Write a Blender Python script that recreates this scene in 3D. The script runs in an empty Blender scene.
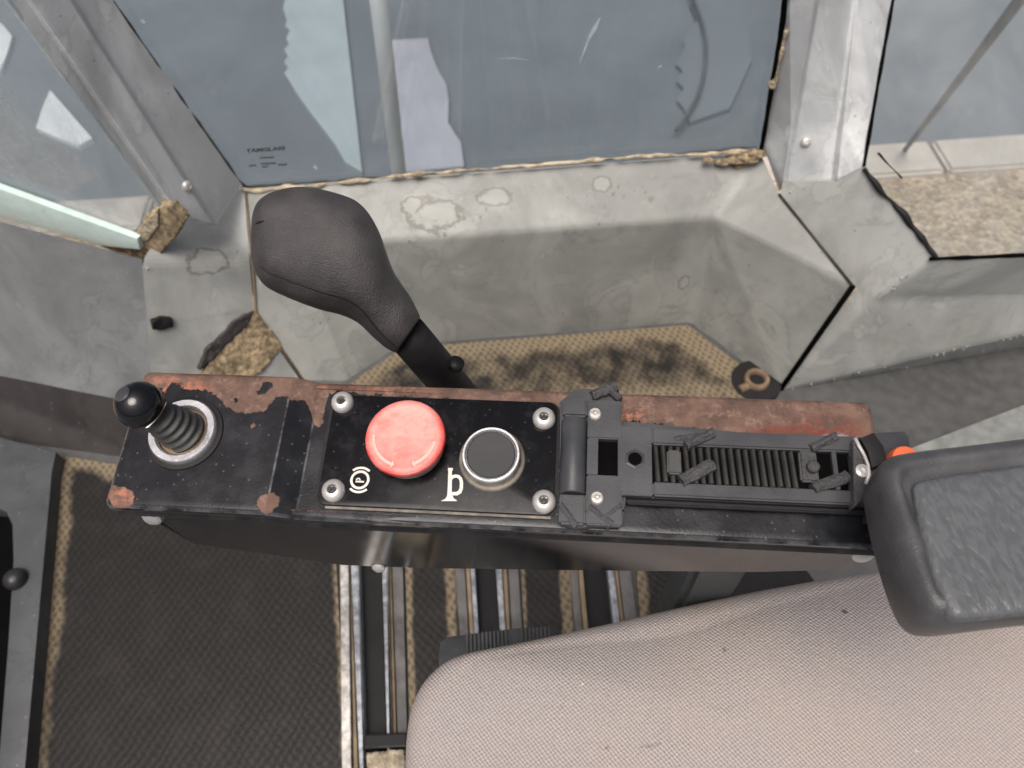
import bpy, bmesh, math, random
from mathutils import Vector, Matrix, noise
random.seed(7)
R = math.radians
scn = bpy.context.scene
col = scn.collection

# ------------------------------------------------------------------ camera
CAM = Vector((0, 0, 0.85)); PITCH, ROLL, FPX = R(55), R(4), 740.0
FWD = Vector((0, math.cos(PITCH), -math.sin(PITCH)))
_u0 = Vector((0, math.sin(PITCH), math.cos(PITCH))); _r0 = Vector((1, 0, 0))
RT = math.cos(ROLL) * _r0 - math.sin(ROLL) * _u0
UP = math.sin(ROLL) * _r0 + math.cos(ROLL) * _u0
cam = bpy.data.cameras.new('camera'); cam_o = bpy.data.objects.new('camera', cam); col.objects.link(cam_o)
m = Matrix((RT, UP, -FWD)).transposed().to_4x4(); m.translation = CAM
cam_o.matrix_world = m
cam.sensor_width = 36; cam.lens = 36 * FPX / 1024; cam.clip_start = 0.02; cam.clip_end = 2000
scn.camera = cam_o
cam.dof.use_dof = True; cam.dof.focus_distance = .37; cam.dof.aperture_fstop = 13.5
scn.render.resolution_x = 1024; scn.render.resolution_y = 768

# ------------------------------------------------------------------ light
SUN_EL, SUN_AZ = R(71), R(245)          # azimuth of the direction the light comes from, from +X counter-clockwise
w = bpy.data.worlds.new('World'); scn.world = w; w.use_nodes = True
nt = w.node_tree; nt.nodes.clear()
sky = nt.nodes.new('ShaderNodeTexSky'); sky.sky_type = 'NISHITA'; sky.sun_disc = False
sky.sun_elevation = SUN_EL; sky.sun_rotation = R(90) - SUN_AZ; sky.dust_density = 8.0; sky.air_density = 0.35; sky.ozone_density = 1.0
bg = nt.nodes.new('ShaderNodeBackground'); bg.inputs[1].default_value = 0.115
wo = nt.nodes.new('ShaderNodeOutputWorld')
nt.links.new(sky.outputs[0], bg.inputs[0]); nt.links.new(bg.outputs[0], wo.inputs[0])
sl = bpy.data.lights.new('sun', 'SUN'); sl.energy = 1.5; sl.angle = R(36); sl.color = (1, .985, .955)
so = bpy.data.objects.new('sun', sl); col.objects.link(so)
sd = Vector((math.cos(SUN_EL) * math.cos(SUN_AZ), math.cos(SUN_EL) * math.sin(SUN_AZ), math.sin(SUN_EL)))
so.rotation_euler = sd.to_track_quat('Z', 'Y').to_euler(); so.location = sd * 5
vs = scn.view_settings; vs.view_transform = 'Standard'; vs.look = 'None'; vs.exposure = 0.12; vs.gamma = 1; vs.use_curve_mapping = False

# ------------------------------------------------------------------ survey helpers: a sight line meets a real plane
def ray(x, y): return FWD + RT * ((x - 512) / FPX) - UP * ((y - 384) / FPX)
def Z(x, y, z): d = ray(x, y); return CAM + d * ((z - CAM.z) / d.z)
def Y(x, y, v): d = ray(x, y); return CAM + d * (v / d.y)
def D(x, y, v): return CAM + ray(x, y) * v
def PL(x, y, p, n): d = ray(x, y); n = Vector(n); return CAM + d * ((Vector(p) - CAM).dot(n) / d.dot(n))
def pix(p):
    q = Vector(p) - CAM; d = q.dot(FWD)
    return 512 + FPX * q.dot(RT) / d, 384 - FPX * q.dot(UP) / d
def N(p, s=1.0, o=0.0): return noise.noise(Vector(p) * s + Vector((o, o * 1.7, o * .3)))
def lerp(a, b, t): return a + (b - a) * t
def interp(pts, x):
    if x <= pts[0][0]: return pts[0][1]
    for (a, b), (c, d) in zip(pts, pts[1:]):
        if x <= c: return b + (d - b) * (x - a) / (c - a)
    return pts[-1][1]

# ------------------------------------------------------------------ materials
class NB:
    def __init__(s, name):
        s.m = bpy.data.materials.new(name); s.m.use_nodes = True; s.t = s.m.node_tree
        s.b = s.t.nodes['Principled BSDF']; s.out = s.t.nodes['Material Output']; s.c = None
    def n(s, typ, **k):
        o = s.t.nodes.new('ShaderNode' + typ)
        for a, v in k.items(): setattr(o, a, v)
        return o
    def l(s, a, b): s.t.links.new(a, b)
    def put(s, sock, v):
        if isinstance(v, bpy.types.NodeSocket): s.l(v, sock)
        elif isinstance(v, (tuple, list)) and len(v) == 3 and sock.type == 'RGBA': sock.default_value = (*v, 1)
        else: sock.default_value = v
    def co(s):
        if not s.c: s.c = s.n('TexCoord').outputs['Object']
        return s.c
    def mapped(s, scale=(1, 1, 1), rot=(0, 0, 0)):
        mp = s.n('Mapping'); s.l(s.co(), mp.inputs[0]); mp.inputs['Scale'].default_value = scale; mp.inputs['Rotation'].default_value = rot
        return mp.outputs[0]
    def noise(s, scale, detail=4, rough=.55, vec=None, dist=0):
        o = s.n('TexNoise'); s.l(vec or s.co(), o.inputs['Vector'])
        o.inputs['Scale'].default_value = scale; o.inputs['Detail'].default_value = detail
        o.inputs['Roughness'].default_value = rough; o.inputs['Distortion'].default_value = dist
        return o.outputs['Fac']
    def vor(s, scale, vec=None, feat='F1', out='Distance'):
        o = s.n('TexVoronoi', feature=feat); s.l(vec or s.co(), o.inputs['Vector']); o.inputs['Scale'].default_value = scale
        return o.outputs[out]
    def math(s, op, a, b=0.0, c=None, clamp=False):
        o = s.n('Math', operation=op, use_clamp=clamp); s.put(o.inputs[0], a); s.put(o.inputs[1], b)
        if c is not None: s.put(o.inputs[2], c)
        return o.outputs[0]
    def ramp(s, f, lo, hi, a=0.0, b=1.0):
        o = s.n('MapRange', interpolation_type='SMOOTHSTEP'); s.put(o.inputs[0], f)
        for i, v in enumerate((lo, hi, a, b)): o.inputs[i + 1].default_value = v
        return o.outputs[0]
    def mix(s, f, a, b, mode='MIX'):
        o = s.n('Mix', data_type='RGBA', blend_type=mode); s.put(o.inputs[0], f); s.put(o.inputs[6], a); s.put(o.inputs[7], b)
        return o.outputs[2]
    def attr(s, name):
        o = s.n('Attribute', attribute_name=name); return o.outputs['Fac']
    def bump(s, h, dist, strength=1.0):
        o = s.n('Bump'); s.put(o.inputs['Height'], h); o.inputs['Distance'].default_value = dist; o.inputs['Strength'].default_value = strength
        s.l(o.outputs[0], s.b.inputs['Normal'])
    def set(s, color=None, rough=None, metal=None, spec=None):
        if color is not None: s.put(s.b.inputs['Base Color'], color)
        if rough is not None: s.put(s.b.inputs['Roughness'], rough)
        if metal is not None: s.put(s.b.inputs['Metallic'], metal)
        if spec is not None: s.put(s.b.inputs['Specular IOR Level'], spec)
        return s.m
M = {}
def simple(name, c, rough=.5, metal=0.0, var=.25, scale=60, bump=.0004, bscale=300, spec=.5):
    b = NB(name); n1 = b.noise(scale, 5); n2 = b.noise(scale * .13, 3)
    f = b.math('ADD', b.math('MULTIPLY', n1, .6), b.math('MULTIPLY', n2, .6))
    dark = tuple(x * (1 - var) for x in c); lite = tuple(min(1, x * (1 + var)) for x in c)
    cc = b.mix(b.ramp(f, .4, .8), dark, lite)
    r = b.ramp(n1, .3, .7, max(.03, rough - .08), rough + .08)
    if bump: b.bump(b.noise(bscale, 3), bump)
    M[name] = b.set(cc, r, metal, spec); return M[name]

def m_trim(name, c, ring=True, worn=.0):
    b = NB(name)
    big = b.noise(7, 5, .6, dist=.6); mid = b.noise(35, 6, .65); fine = b.noise(400, 3)
    cc = b.mix(b.ramp(big, .3, .7), tuple(x * .72 for x in c), tuple(x * 1.14 for x in c))
    cc = b.mix(b.ramp(mid, .52, .72, 0, .4), cc, tuple(x * 1.12 for x in (c[0], c[1] * .98, c[2] * .88)))
    cc = b.mix(b.ramp(b.noise(16, 6, .72, dist=.8), .56, .68, 0, .55), cc, tuple(x * .62 for x in c))
    lines = b.math('ABSOLUTE', b.math('SUBTRACT', b.noise(13, 4, .55, dist=.5), .5)); gate = b.ramp(b.noise(6, 2), .5, .62)
    cc = b.mix(b.math('MULTIPLY', b.ramp(lines, .006, .02, .22, 0), gate), cc, tuple(x * .5 for x in c))
    pt = b.noise(9, 5, .6, dist=1.1); cc = b.mix(b.ramp(pt, .55, .59, 0, .28), cc, tuple(min(1, x * 1.28) for x in (c[0], c[1] * .99, c[2] * .95)))
    po = b.math('SUBTRACT', b.ramp(pt, .535, .555), b.ramp(pt, .555, .58)); cc = b.mix(b.math('MULTIPLY', po, .25), cc, tuple(x * .55 for x in c))
    sp = b.vor(70); cc = b.mix(b.ramp(sp, .05, .09, .22, 0), cc, (.55, .55, .52))
    sp2 = b.vor(38); cc = b.mix(b.ramp(sp2, .03, .06, .7, 0), cc, (.09, .085, .08))
    if ring:
        a = b.math('ADD', b.attr('stain'), b.math('MULTIPLY', b.math('SUBTRACT', b.noise(60, 5, .65), .5), 1.7))
        inside = b.ramp(a, -.25, .05, 1, 0)
        cc = b.mix(b.math('MULTIPLY', inside, .35), cc, (.44, .44, .39))
        edge = b.math('SUBTRACT', b.ramp(a, -.22, -.02), b.ramp(a, .0, .2))
        cc = b.mix(b.math('MULTIPLY', edge, .75), cc, (.17, .165, .145))
    b.bump(b.math('ADD', b.math('MULTIPLY', fine, .5), mid), .0008, .6)
    M[name] = b.set(cc, b.ramp(mid, .3, .7, .42, .62)); return M[name]
m_trim('trim_light', (.338, .345, .318))
m_trim('trim_grey', (.285, .287, .282))
m_trim('trim_pillar', (.52, .54, .54), ring=False)
m_trim('trim_pale', (.415, .425, .40))
m_trim('trim_mid', (.165, .172, .172))  # darker copy of the trim plastic, dimmer light put into its colour
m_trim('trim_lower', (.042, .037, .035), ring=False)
m_trim('frame_grey', (.066, .072, .074), ring=False)
simple('floor_plate', (.082, .083, .081), .6)
simple('plate_grey', (.23, .24, .225), .5)
simple('rubber', (.016, .0155, .0155), .55, bump=.0002, spec=.25)
simple('black_gap', (.004, .004, .004), .8, bump=0, spec=.02)
simple('plastic_dark', (.055, .057, .061), .42, var=.3, bump=.0001, bscale=900, spec=.4)
simple('cap_black', (.030, .031, .031), .5, bump=.00005)
simple('plastic_rib', (.060, .060, .055), .5, var=.45, bump=.0002)
simple('broken_plastic', (.075, .073, .075), .7, var=.4, bump=.0012, bscale=700)
simple('screw_metal', (.66, .64, .60), .36, .45, bump=.0002)
simple('screw_dark', (.03, .03, .03), .35, .2)
simple('chrome', (.88, .88, .88), .2, .85, var=.1, bump=.0001)
simple('worn_metal', (.54, .52, .48), .42, .3, var=.45, scale=140)
simple('bare_metal', (.40, .42, .44), .4, .4, var=.5, scale=140)
simple('rail_grey', (.13, .125, .12), .5, .2, var=.4)
simple('rail_brown', (.24, .18, .11), .75, var=.4)
simple('foam', (.36, .275, .165), .9, var=.7, scale=160, bump=.0018, bscale=520)
simple('sealant', (.50, .42, .29), .8, var=.55, scale=90, bump=.003, bscale=260)
simple('brown_metal', (.24, .165, .105), .6, .2, var=.4)
simple('mint_bar', (.60, .74, .68), .35, var=.08)
simple('orange', (.95, .19, .07), .4, var=.12)
simple('white_print', (.80, .77, .68), .6, var=.15, bump=0)
simple('dark_print', (.05, .05, .06), .6, bump=0)
simple('scratch', (.62, .68, .70), .5, bump=0)
simple('reflection_pale', (.37, .43, .445), .8, var=.08, scale=5, bump=.002, bscale=60)  # this and the next four: tones of reflections in the panes
simple('reflection_lilac', (.37, .37, .415), .8, var=.08, scale=5, bump=.002, bscale=60)
simple('reflection_dull', (.172, .193, .207), .85, var=.06, scale=5)
simple('reflection_dark', (.085, .095, .10), .7)
simple('reflection_white', (.80, .82, .82), .8, var=.05, scale=5)
simple('yard', (.155, .175, .19), .9, var=.15, scale=2.5, bump=.004, bscale=90)
simple('kerb_stone', (.55, .49, .42), .85, var=.15, scale=9, bump=.004, bscale=80)
simple('reflection_post_tone', (.52, .53, .52), .45, var=.1, scale=6, bump=0)  # tone of the pale stripe reflected in the middle pane
simple('dark_hose', (.05, .055, .055), .6)

def m_gravel():
    b = NB('gravel'); v = b.n('TexVoronoi'); b.l(b.co(), v.inputs['Vector']); v.inputs['Scale'].default_value = 48
    h = b.n('SeparateColor'); b.l(v.outputs['Color'], h.inputs[0])
    cc = b.mix(h.outputs[0], (.30, .215, .125), (.72, .56, .38)); cc = b.mix(b.ramp(b.noise(6, 4), .35, .7, 0, .5), cc, (.30, .24, .15))
    b.bump(v.outputs['Distance'], .02); M['gravel'] = b.set(cc, .9)
m_gravel()

def m_glass(name, haze, hcol):
    b = NB(name); b.t.nodes.remove(b.b)
    tr = b.n('BsdfTransparent'); tr.inputs[0].default_value = (.90, .94, .955, 1)
    gl = b.n('BsdfGlossy'); gl.inputs['Roughness'].default_value = .015; gl.inputs[0].default_value = (1, 1, 1, 1)
    lw_ = b.n('LayerWeight'); fr = b.math('ADD', .04, b.math('MULTIPLY', b.math('POWER', lw_.outputs['Facing'], 5), .9))
    mx = b.n('MixShader'); b.l(fr, mx.inputs[0]); b.l(tr.outputs[0], mx.inputs[1]); b.l(gl.outputs[0], mx.inputs[2])
    df = b.n('BsdfDiffuse'); df.inputs[0].default_value = (*hcol, 1)
    tl = b.n('BsdfTranslucent'); tl.inputs[0].default_value = (*hcol, 1)
    ad = b.n('MixShader'); ad.inputs[0].default_value = .5; b.l(df.outputs[0], ad.inputs[1]); b.l(tl.outputs[0], ad.inputs[2])
    st = b.noise(5, 5, .65, vec=b.mapped((1, 1, .25), (0, R(12), 0)), dist=1.2); sc = b.noise(60, 4, .7, vec=b.mapped((.25, 1, 1), (0, R(-25), 0)))
    f = b.math('ADD', b.ramp(st, .32, .72, haze * .45, haze * 1.9), b.ramp(sc, .6, .75, 0, haze * .35), clamp=True)  # milky coat mixed in to imitate reflections on the panes
    m2 = b.n('MixShader'); b.put(m2.inputs[0], f); b.l(mx.outputs[0], m2.inputs[1]); b.l(ad.outputs[0], m2.inputs[2])
    b.l(m2.outputs[0], b.out.inputs[0]); M[name] = b.m
m_glass('glass_side', .085, (.60, .66, .70)); m_glass('glass_sheen_rear', .13, (.70, .72, .71)); m_glass('glass_sheen_left', .25, (.72, .78, .80))

def m_console():
    b = NB('console_paint')
    r = b.attr('rust'); fine = b.noise(230, 6, .7); mid = b.noise(70, 5, .6)
    a = b.math('ADD', r, b.math('MULTIPLY', b.math('SUBTRACT', fine, .5), 10))
    a = b.math('ADD', a, b.math('MULTIPLY', b.math('SUBTRACT', mid, .5), 8))
    mask = b.ramp(a, -.4, .4)
    scr = b.noise(40, 5, .8, vec=b.mapped((1, 6, 1), (0, 0, .6)))
    blk = b.mix(b.ramp(mid, .4, .75, 0, .6), (.010, .010, .012), (.030, .032, .036))
    blk = b.mix(b.ramp(scr, .66, .72, 0, .45), blk, (.11, .115, .12))
    dsp = b.vor(260); blk = b.mix(b.ramp(dsp, .08, .16, .5, 0), blk, (.14, .14, .135))
    rc = b.mix(b.ramp(mid, .32, .7), (.095, .055, .040), (.205, .122, .090))
    rc = b.mix(b.ramp(fine, .5, .72, 0, .75), rc, (.31, .205, .16))
    rc = b.mix(b.ramp(b.noise(130, 5, .7), .56, .66, 0, .8), rc, (.075, .055, .052))
    rc = b.mix(b.math('MULTIPLY', b.attr('orange'), b.ramp(fine, .4, .6)), rc, (.52, .20, .115))
    rc = b.mix(b.math('MULTIPLY', b.attr('dkred'), b.ramp(mid, .38, .55)), rc, (.20, .035, .02))
    rim = b.math('SUBTRACT', b.ramp(a, -1.4, -.4), b.ramp(a, -.2, .6))
    cc = b.mix(mask, blk, rc); cc = b.mix(b.math('MULTIPLY', rim, .5), cc, (.02, .016, .015))
    cc = b.mix(b.math('MULTIPLY', b.math('MULTIPLY', b.attr('edge'), b.ramp(mid, .36, .6)), b.math('SUBTRACT', 1, mask)), cc, (.24, .245, .25))
    cc = b.mix(b.math('MULTIPLY', b.attr('chip'), b.ramp(fine, .46, .54)), cc, (.55, .62, .66))
    h = b.math('ADD', b.math('MULTIPLY', mask, -1.0), b.math('MULTIPLY', b.math('MULTIPLY', fine, mask), 1.2))
    b.bump(b.math('ADD', h, b.math('MULTIPLY', b.noise(900, 2), .1)), .0006)
    rr = b.math('ADD', b.ramp(mid, .3, .7, .16, .30), b.math('MULTIPLY', mask, .45))
    M['console_paint'] = b.set(cc, rr, 0, .35)
m_console()
def m_side():
    b = NB('gloss_black'); mid = b.noise(60, 5, .6, vec=b.mapped((1, 1, .3)))
    cc = b.mix(b.ramp(mid, .4, .7, 0, .7), (.012, .011, .011), (.035, .032, .03))
    M['gloss_black'] = b.set(cc, b.ramp(mid, .3, .7, .10, .16), 0, .5)
    b = NB('plate_black'); n1 = b.noise(90, 5, .7); d = b.vor(240)
    cc = b.mix(b.ramp(n1, .5, .75, 0, .6), (.005, .005, .006), (.028, .028, .032)); cc = b.mix(b.ramp(d, .07, .14, .35, 0), cc, (.12, .12, .12))
    M['plate_black'] = b.set(cc, b.ramp(n1, .3, .7, .16, .34), 0, .2)
m_side()
def m_red():
    b = NB('faded_red'); mid = b.noise(75, 5, .6); f = b.noise(400, 4)
    a = b.attr('fade')
    cc = b.mix(b.math('ADD', a, b.math('MULTIPLY', b.math('SUBTRACT', mid, .5), 2.0), clamp=True), (.66, .05, .042), (.84, .37, .31))
    cc = b.mix(b.ramp(f, .6, .8, 0, .35), cc, (.85, .55, .46)); cc = b.mix(b.ramp(b.noise(160, 4), .63, .72, 0, .4), cc, (.42, .12, .10))
    b.bump(f, .0003); M['faded_red'] = b.set(cc, .42)
    simple('faded_pink', (.88, .50, .42), .5, var=.12, bump=.0002)
    simple('dusty_collar', (.20, .175, .14), .7, var=.5, scale=200)
m_red()
def m_fabric():
    b = NB('seat_fabric')
    sx = b.n('SeparateXYZ'); b.l(b.co(), sx.inputs[0]); X, Yy = sx.outputs[0], sx.outputs[1]
    wob = b.math('MULTIPLY', b.noise(120, 2), .0016)
    k = 2 * math.pi
    d1 = b.math('SINE', b.math('MULTIPLY', b.math('ADD', b.math('ADD', b.math('MULTIPLY', X, .80), b.math('MULTIPLY', Yy, .60)), wob), k / .0018))
    d2 = b.math('SINE', b.math('MULTIPLY', b.math('ADD', b.math('SUBTRACT', b.math('MULTIPLY', X, .45), b.math('MULTIPLY', Yy, .89)), wob), k / .0019))
    h = b.math('ADD', b.math('MULTIPLY', d1, .5), b.math('MULTIPLY', d2, .32))
    h = b.math('ADD', h, b.math('MULTIPLY', b.noise(700, 4, .7), 1.6))
    cc = b.mix(b.ramp(h, -.1, 1.7), (.325, .29, .276), (.50, .45, .43))
    cc = b.mix(b.ramp(b.noise(7, 5, .6), .36, .66, 0, .55), cc, (.47, .395, .335))
    cc = b.mix(b.ramp(b.noise(14, 6, .7), .54, .78, 0, .35), cc, (.30, .245, .205))
    sp = b.vor(26); cc = b.mix(b.ramp(sp, .03, .06, .75, 0), cc, (.08, .06, .05))
    sp = b.vor(45); cc = b.mix(b.ramp(sp, .02, .04, .6, 0), cc, (.75, .72, .68))
    a = b.math('ADD', b.attr('stain'), b.math('MULTIPLY', b.math('SUBTRACT', b.noise(220, 4), .5), 1.5))
    cc = b.mix(b.ramp(a, -.5, .6, .6, 0), cc, (.13, .095, .07))
    b.bump(h, .00045, .7); M['seat_fabric'] = b.set(cc, .95, 0, .15)
m_fabric()
def m_leather():
    b = NB('arm_leather'); n1 = b.noise(380, 2, .45, vec=b.mapped((1.2, .55, 1), (0, 0, R(-14))), dist=.25)
    n2 = b.noise(700, 3); h = b.math('ADD', b.ramp(n1, .32, .68), b.math('MULTIPLY', n2, .12))
    b.bump(h, .0003, .75); cc = b.mix(b.ramp(n1, .35, .65), (.098, .104, .108), (.122, .128, .132)); M['arm_leather'] = b.set(cc, .33)
    b = NB('arm_shell'); n1 = b.noise(60, 4); cc = b.mix(b.ramp(n1, .35, .7), (.058, .058, .060), (.088, .088, .090))
    b.bump(b.noise(1500, 2), .0002); M['arm_shell'] = b.set(cc, b.ramp(n1, .3, .7, .34, .46))
    b = NB('grip_leather'); n1 = b.noise(1300, 3, .6); n2 = b.noise(45, 5, .6)
    cr = b.noise(110, 5, .7, vec=b.mapped((1, 1, 1)), dist=1.4)
    cc = b.mix(b.ramp(n2, .35, .7), (.036, .033, .033), (.066, .060, .059)); cc = b.mix(b.ramp(cr, .70, .74, 0, .6), cc, (.012, .011, .011))
    b.bump(b.math('ADD', n1, b.math('MULTIPLY', b.ramp(cr, .70, .74), -2.2)), .0006, .9); M['grip_leather'] = b.set(cc, b.ramp(n2, .3, .7, .33, .46))
m_leather()
def m_mat():
    b = NB('floor_mat')
    sx = b.n('SeparateXYZ'); b.l(b.co(), sx.inputs[0]); X, Yy = sx.outputs[0], sx.outputs[1]; k = 2 * math.pi
    wb = b.math('MULTIPLY', b.noise(60, 4), .012); X = b.math('ADD', b.math('ADD', X, wb), b.math('MULTIPLY', Yy, .18))
    a1 = b.math('SINE', b.math('MULTIPLY', X, k / .0100))
    a2 = b.math('SINE', b.math('MULTIPLY', Yy, k / .0140))
    h = b.math('MULTIPLY', a1, a2)
    mid = b.noise(28, 5, .6); fine = b.noise(300, 4)
    blk = b.mix(b.ramp(h, -.2, .6), (.016, .0143, .013), (.0215, .0194, .0178)); blk = b.mix(b.ramp(mid, .45, .75, 0, .4), blk, (.040, .035, .031))  # black deepened to carry the shade of seat and door
    d = b.math('ADD', b.attr('dirt'), b.math('MULTIPLY', b.math('SUBTRACT', mid, .5), 1.0))
    d = b.ramp(d, .25, .75); dm = b.math('MULTIPLY', d, b.ramp(h, -.75, .35, .5, 1))
    tan = b.mix(fine, (.15, .117, .075), (.31, .25, .165))
    cc = b.mix(dm, blk, tan)
    b.bump(b.math('ADD', h, b.math('MULTIPLY', fine, .9)), .00025, .6)
    M['floor_mat'] = b.set(cc, b.math('ADD', .42, b.math('MULTIPLY', d, .4)), 0, .25)
m_mat()

# ------------------------------------------------------------------ mesh helpers
def mat4(o):
    if o is None: return Matrix()
    mm = o.matrix_basis.copy(); p = o.parent
    while p: mm = p.matrix_basis @ mm; p = p.parent
    return mm
def meta(o, label=None, cat=None, group=None, kind=None):
    for k, v in (('label', label), ('category', cat), ('group', group), ('kind', kind)):
        if v: o[k] = v
    return o
def thing(name, label, cat, loc, rz=0, group=None):
    o = bpy.data.objects.new(name, None); o.empty_display_size = .02; col.objects.link(o)
    o.location = loc; o.rotation_euler = (0, 0, rz); return meta(o, label, cat, group, 'thing')
def obj(name, V, F, mat, parent=None, smooth=False, attrs=None):
    """V in world space; the object's origin sits at its own base"""
    V = [Vector(v) for v in V]
    c = Vector((sum(v.x for v in V) / len(V), sum(v.y for v in V) / len(V), min(v.z for v in V)))
    pm = mat4(parent).inverted()
    me = bpy.data.meshes.new(name)
    lc = pm @ c
    me.from_pydata([tuple((pm @ v) - lc) for v in V], [], F); me.update()
    if attrs:
        for k, vals in attrs.items():
            a = me.attributes.new(k, 'FLOAT', 'POINT'); a.data.foreach_set('value', [float(x) for x in vals])
    bm = bmesh.new(); bm.from_mesh(me); bmesh.ops.recalc_face_normals(bm, faces=bm.faces)
    for f in bm.faces: f.smooth = bool(smooth)
    bm.to_mesh(me); bm.free()
    if smooth and smooth is not True: me.set_sharp_from_angle(angle=R(smooth))
    me.materials.append(M[mat])
    o = bpy.data.objects.new(name, me); col.objects.link(o); o.parent = parent; o.matrix_basis = Matrix.Translation(lc)
    return o
def from_bm(name, bm, mat, parent=None, smooth=False, fn=None):
    V = [v.co.copy() for v in bm.verts]; bm.verts.index_update()
    F = [[v.index for v in f.verts] for f in bm.faces]; bm.free()
    at = None
    if fn:
        at = {}
        for v in V:
            for k, x in fn(v).items(): at.setdefault(k, []).append(x)
    return obj(name, V, F, mat, parent, smooth, at)
def again(src, name, loc_world, parent, rz=0):
    o = bpy.data.objects.new(name, src.data); col.objects.link(o); o.parent = parent
    o.matrix_basis = Matrix.Translation(mat4(parent).inverted() @ Vector(loc_world)) @ Matrix.Rotation(rz, 4, 'Z')
    return o
def again_at(src, ref, new, name, parent):
    inv = mat4(parent).inverted(); o = bpy.data.objects.new(name, src.data); col.objects.link(o); o.parent = parent
    o.matrix_basis = Matrix.Translation(src.matrix_basis.translation + (inv @ Vector(new)) - (inv @ Vector(ref))); return o
def lathe(prof, seg=40, at=(0, 0, 0), axis=None):
    V, F = [], []; rot = Matrix() if axis is None else Vector(axis).normalized().to_track_quat('Z', 'X').to_matrix().to_4x4()
    at = Vector(at)
    for r, z in prof:
        for i in range(seg):
            a = 2 * math.pi * i / seg; V.append(at + rot @ Vector((r * math.cos(a), r * math.sin(a), z)))
    for j in range(len(prof) - 1):
        for i in range(seg):
            k = (i + 1) % seg; F.append([j * seg + i, j * seg + k, (j + 1) * seg + k, (j + 1) * seg + i])
    F.append(list(range(seg))[::-1]); F.append([(len(prof) - 1) * seg + i for i in range(seg)])
    return V, F
def tube(pts, rad, seg=12, cap=True):
    V, F = [], []; pts = [Vector(p) for p in pts]; n = len(pts); prev = None
    for i, p in enumerate(pts):
        t = (pts[min(i + 1, n - 1)] - pts[max(i - 1, 0)]).normalized()
        a = prev - t * prev.dot(t) if prev else (t.orthogonal())
        a.normalize(); prev = a; b = t.cross(a); r = rad[i] if isinstance(rad, (list, tuple)) else rad
        for k in range(seg):
            an = 2 * math.pi * k / seg; V.append(p + (a * math.cos(an) + b * math.sin(an)) * r)
    for j in range(n - 1):
        for k in range(seg): F.append([j * seg + k, j * seg + (k + 1) % seg, (j + 1) * seg + (k + 1) % seg, (j + 1) * seg + k])
    if cap: F.append(list(range(seg))[::-1]); F.append([(n - 1) * seg + k for k in range(seg)])
    return V, F
def slab(pts, thick, away=True, bevel=0.0, nseg=2):
    """flat polygon given depth behind (away from the camera) or along a vector"""
    pts = [Vector(p) for p in pts]; bm = bmesh.new()
    if isinstance(thick, Vector): off = thick
    else:
        n = Vector()
        for a, b, c in zip(pts, pts[1:] + pts[:1], pts[2:] + pts[:2]): n += (b - a).cross(c - b)
        n.normalize(); cen = sum(pts, Vector()) / len(pts)
        if n.dot(cen - CAM) < 0: n = -n
        off = n * thick
    a = [bm.verts.new(p) for p in pts]; b = [bm.verts.new(p + off) for p in pts]; k = len(pts)
    f1 = bm.faces.new(a); bm.faces.new(b[::-1])
    for i in range(k): bm.faces.new([a[i], b[i], b[(i + 1) % k], a[(i + 1) % k]])
    bmesh.ops.recalc_face_normals(bm, faces=bm.faces)
    if bevel:
        bmesh.ops.bevel(bm, geom=[e for e in bm.edges if (e.verts[0] in a and e.verts[1] in a)], offset=bevel, segments=nseg, affect='EDGES', profile=.6)
    return bm
def box(cx, cy, z0, sx, sy, h, rz=0, bevel=0.0, tm=None):
    bm = bmesh.new(); bmesh.ops.create_cube(bm, size=1)
    for v in bm.verts: v.co = Vector((v.co.x * sx, v.co.y * sy, (v.co.z + .5) * h))
    if bevel: bmesh.ops.bevel(bm, geom=bm.edges[:], offset=bevel, segments=2, affect='EDGES')
    mm = (tm or Matrix()) @ Matrix.Translation((cx, cy, z0)) @ Matrix.Rotation(rz, 4, 'Z')
    for v in bm.verts: v.co = mm @ v.co
    return bm
def refine(bm, L):
    bmesh.ops.triangulate(bm, faces=bm.faces)
    for _ in range(9):
        es = [e for e in bm.edges if e.calc_length() > L]
        if not es: break
        bmesh.ops.subdivide_edges(bm, edges=es, cuts=1); bmesh.ops.triangulate(bm, faces=bm.faces)
def panel(name, P, faces, mat, parent, bevel=.006, L=.008, fn=None, wob=.0006, thick=.004):
    """folded sheet: shared corners, rounded folds, dense enough for stains, with real thickness"""
    bm = bmesh.new(); vs_ = [bm.verts.new(p) for p in P]
    for f in faces: bm.faces.new([vs_[i] for i in f])
    bmesh.ops.triangulate(bm, faces=[f for f in bm.faces if len(f.verts) > 4])
    bmesh.ops.recalc_face_normals(bm, faces=bm.faces)
    bm.faces.ensure_lookup_table(); f0 = bm.faces[0]
    if f0.normal.dot(f0.calc_center_median() - CAM) > 0: bmesh.ops.reverse_faces(bm, faces=bm.faces)
    ie = [e for e in bm.edges if len(e.link_faces) == 2 and e.calc_face_angle(0) > .12]
    if bevel and ie: bmesh.ops.bevel(bm, geom=ie, offset=bevel, segments=4, affect='EDGES', profile=.5)
    refine(bm, L); bm.normal_update()
    for v in bm.verts: v.co += v.normal * wob * N(v.co, 22)
    top = [(v.co.copy(), v.normal.copy()) for v in bm.verts]; bm.verts.index_update(); n = len(top)
    V = [c for c, _ in top] + [c - nn * thick for c, nn in top]
    F = [[v.index for v in f.verts] for f in bm.faces]; F += [[i + n for i in f[::-1]] for f in F]
    for e in bm.edges:
        if len(e.link_faces) == 1: a, b = e.verts[0].index, e.verts[1].index; F.append([a, b, b + n, a + n])
    bm.free(); at = None
    if fn:
        at = {}
        for v in V:
            for k, x in fn(v).items(): at.setdefault(k, []).append(x)
    return obj(name, V, F, mat, parent, 50, at)
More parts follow.
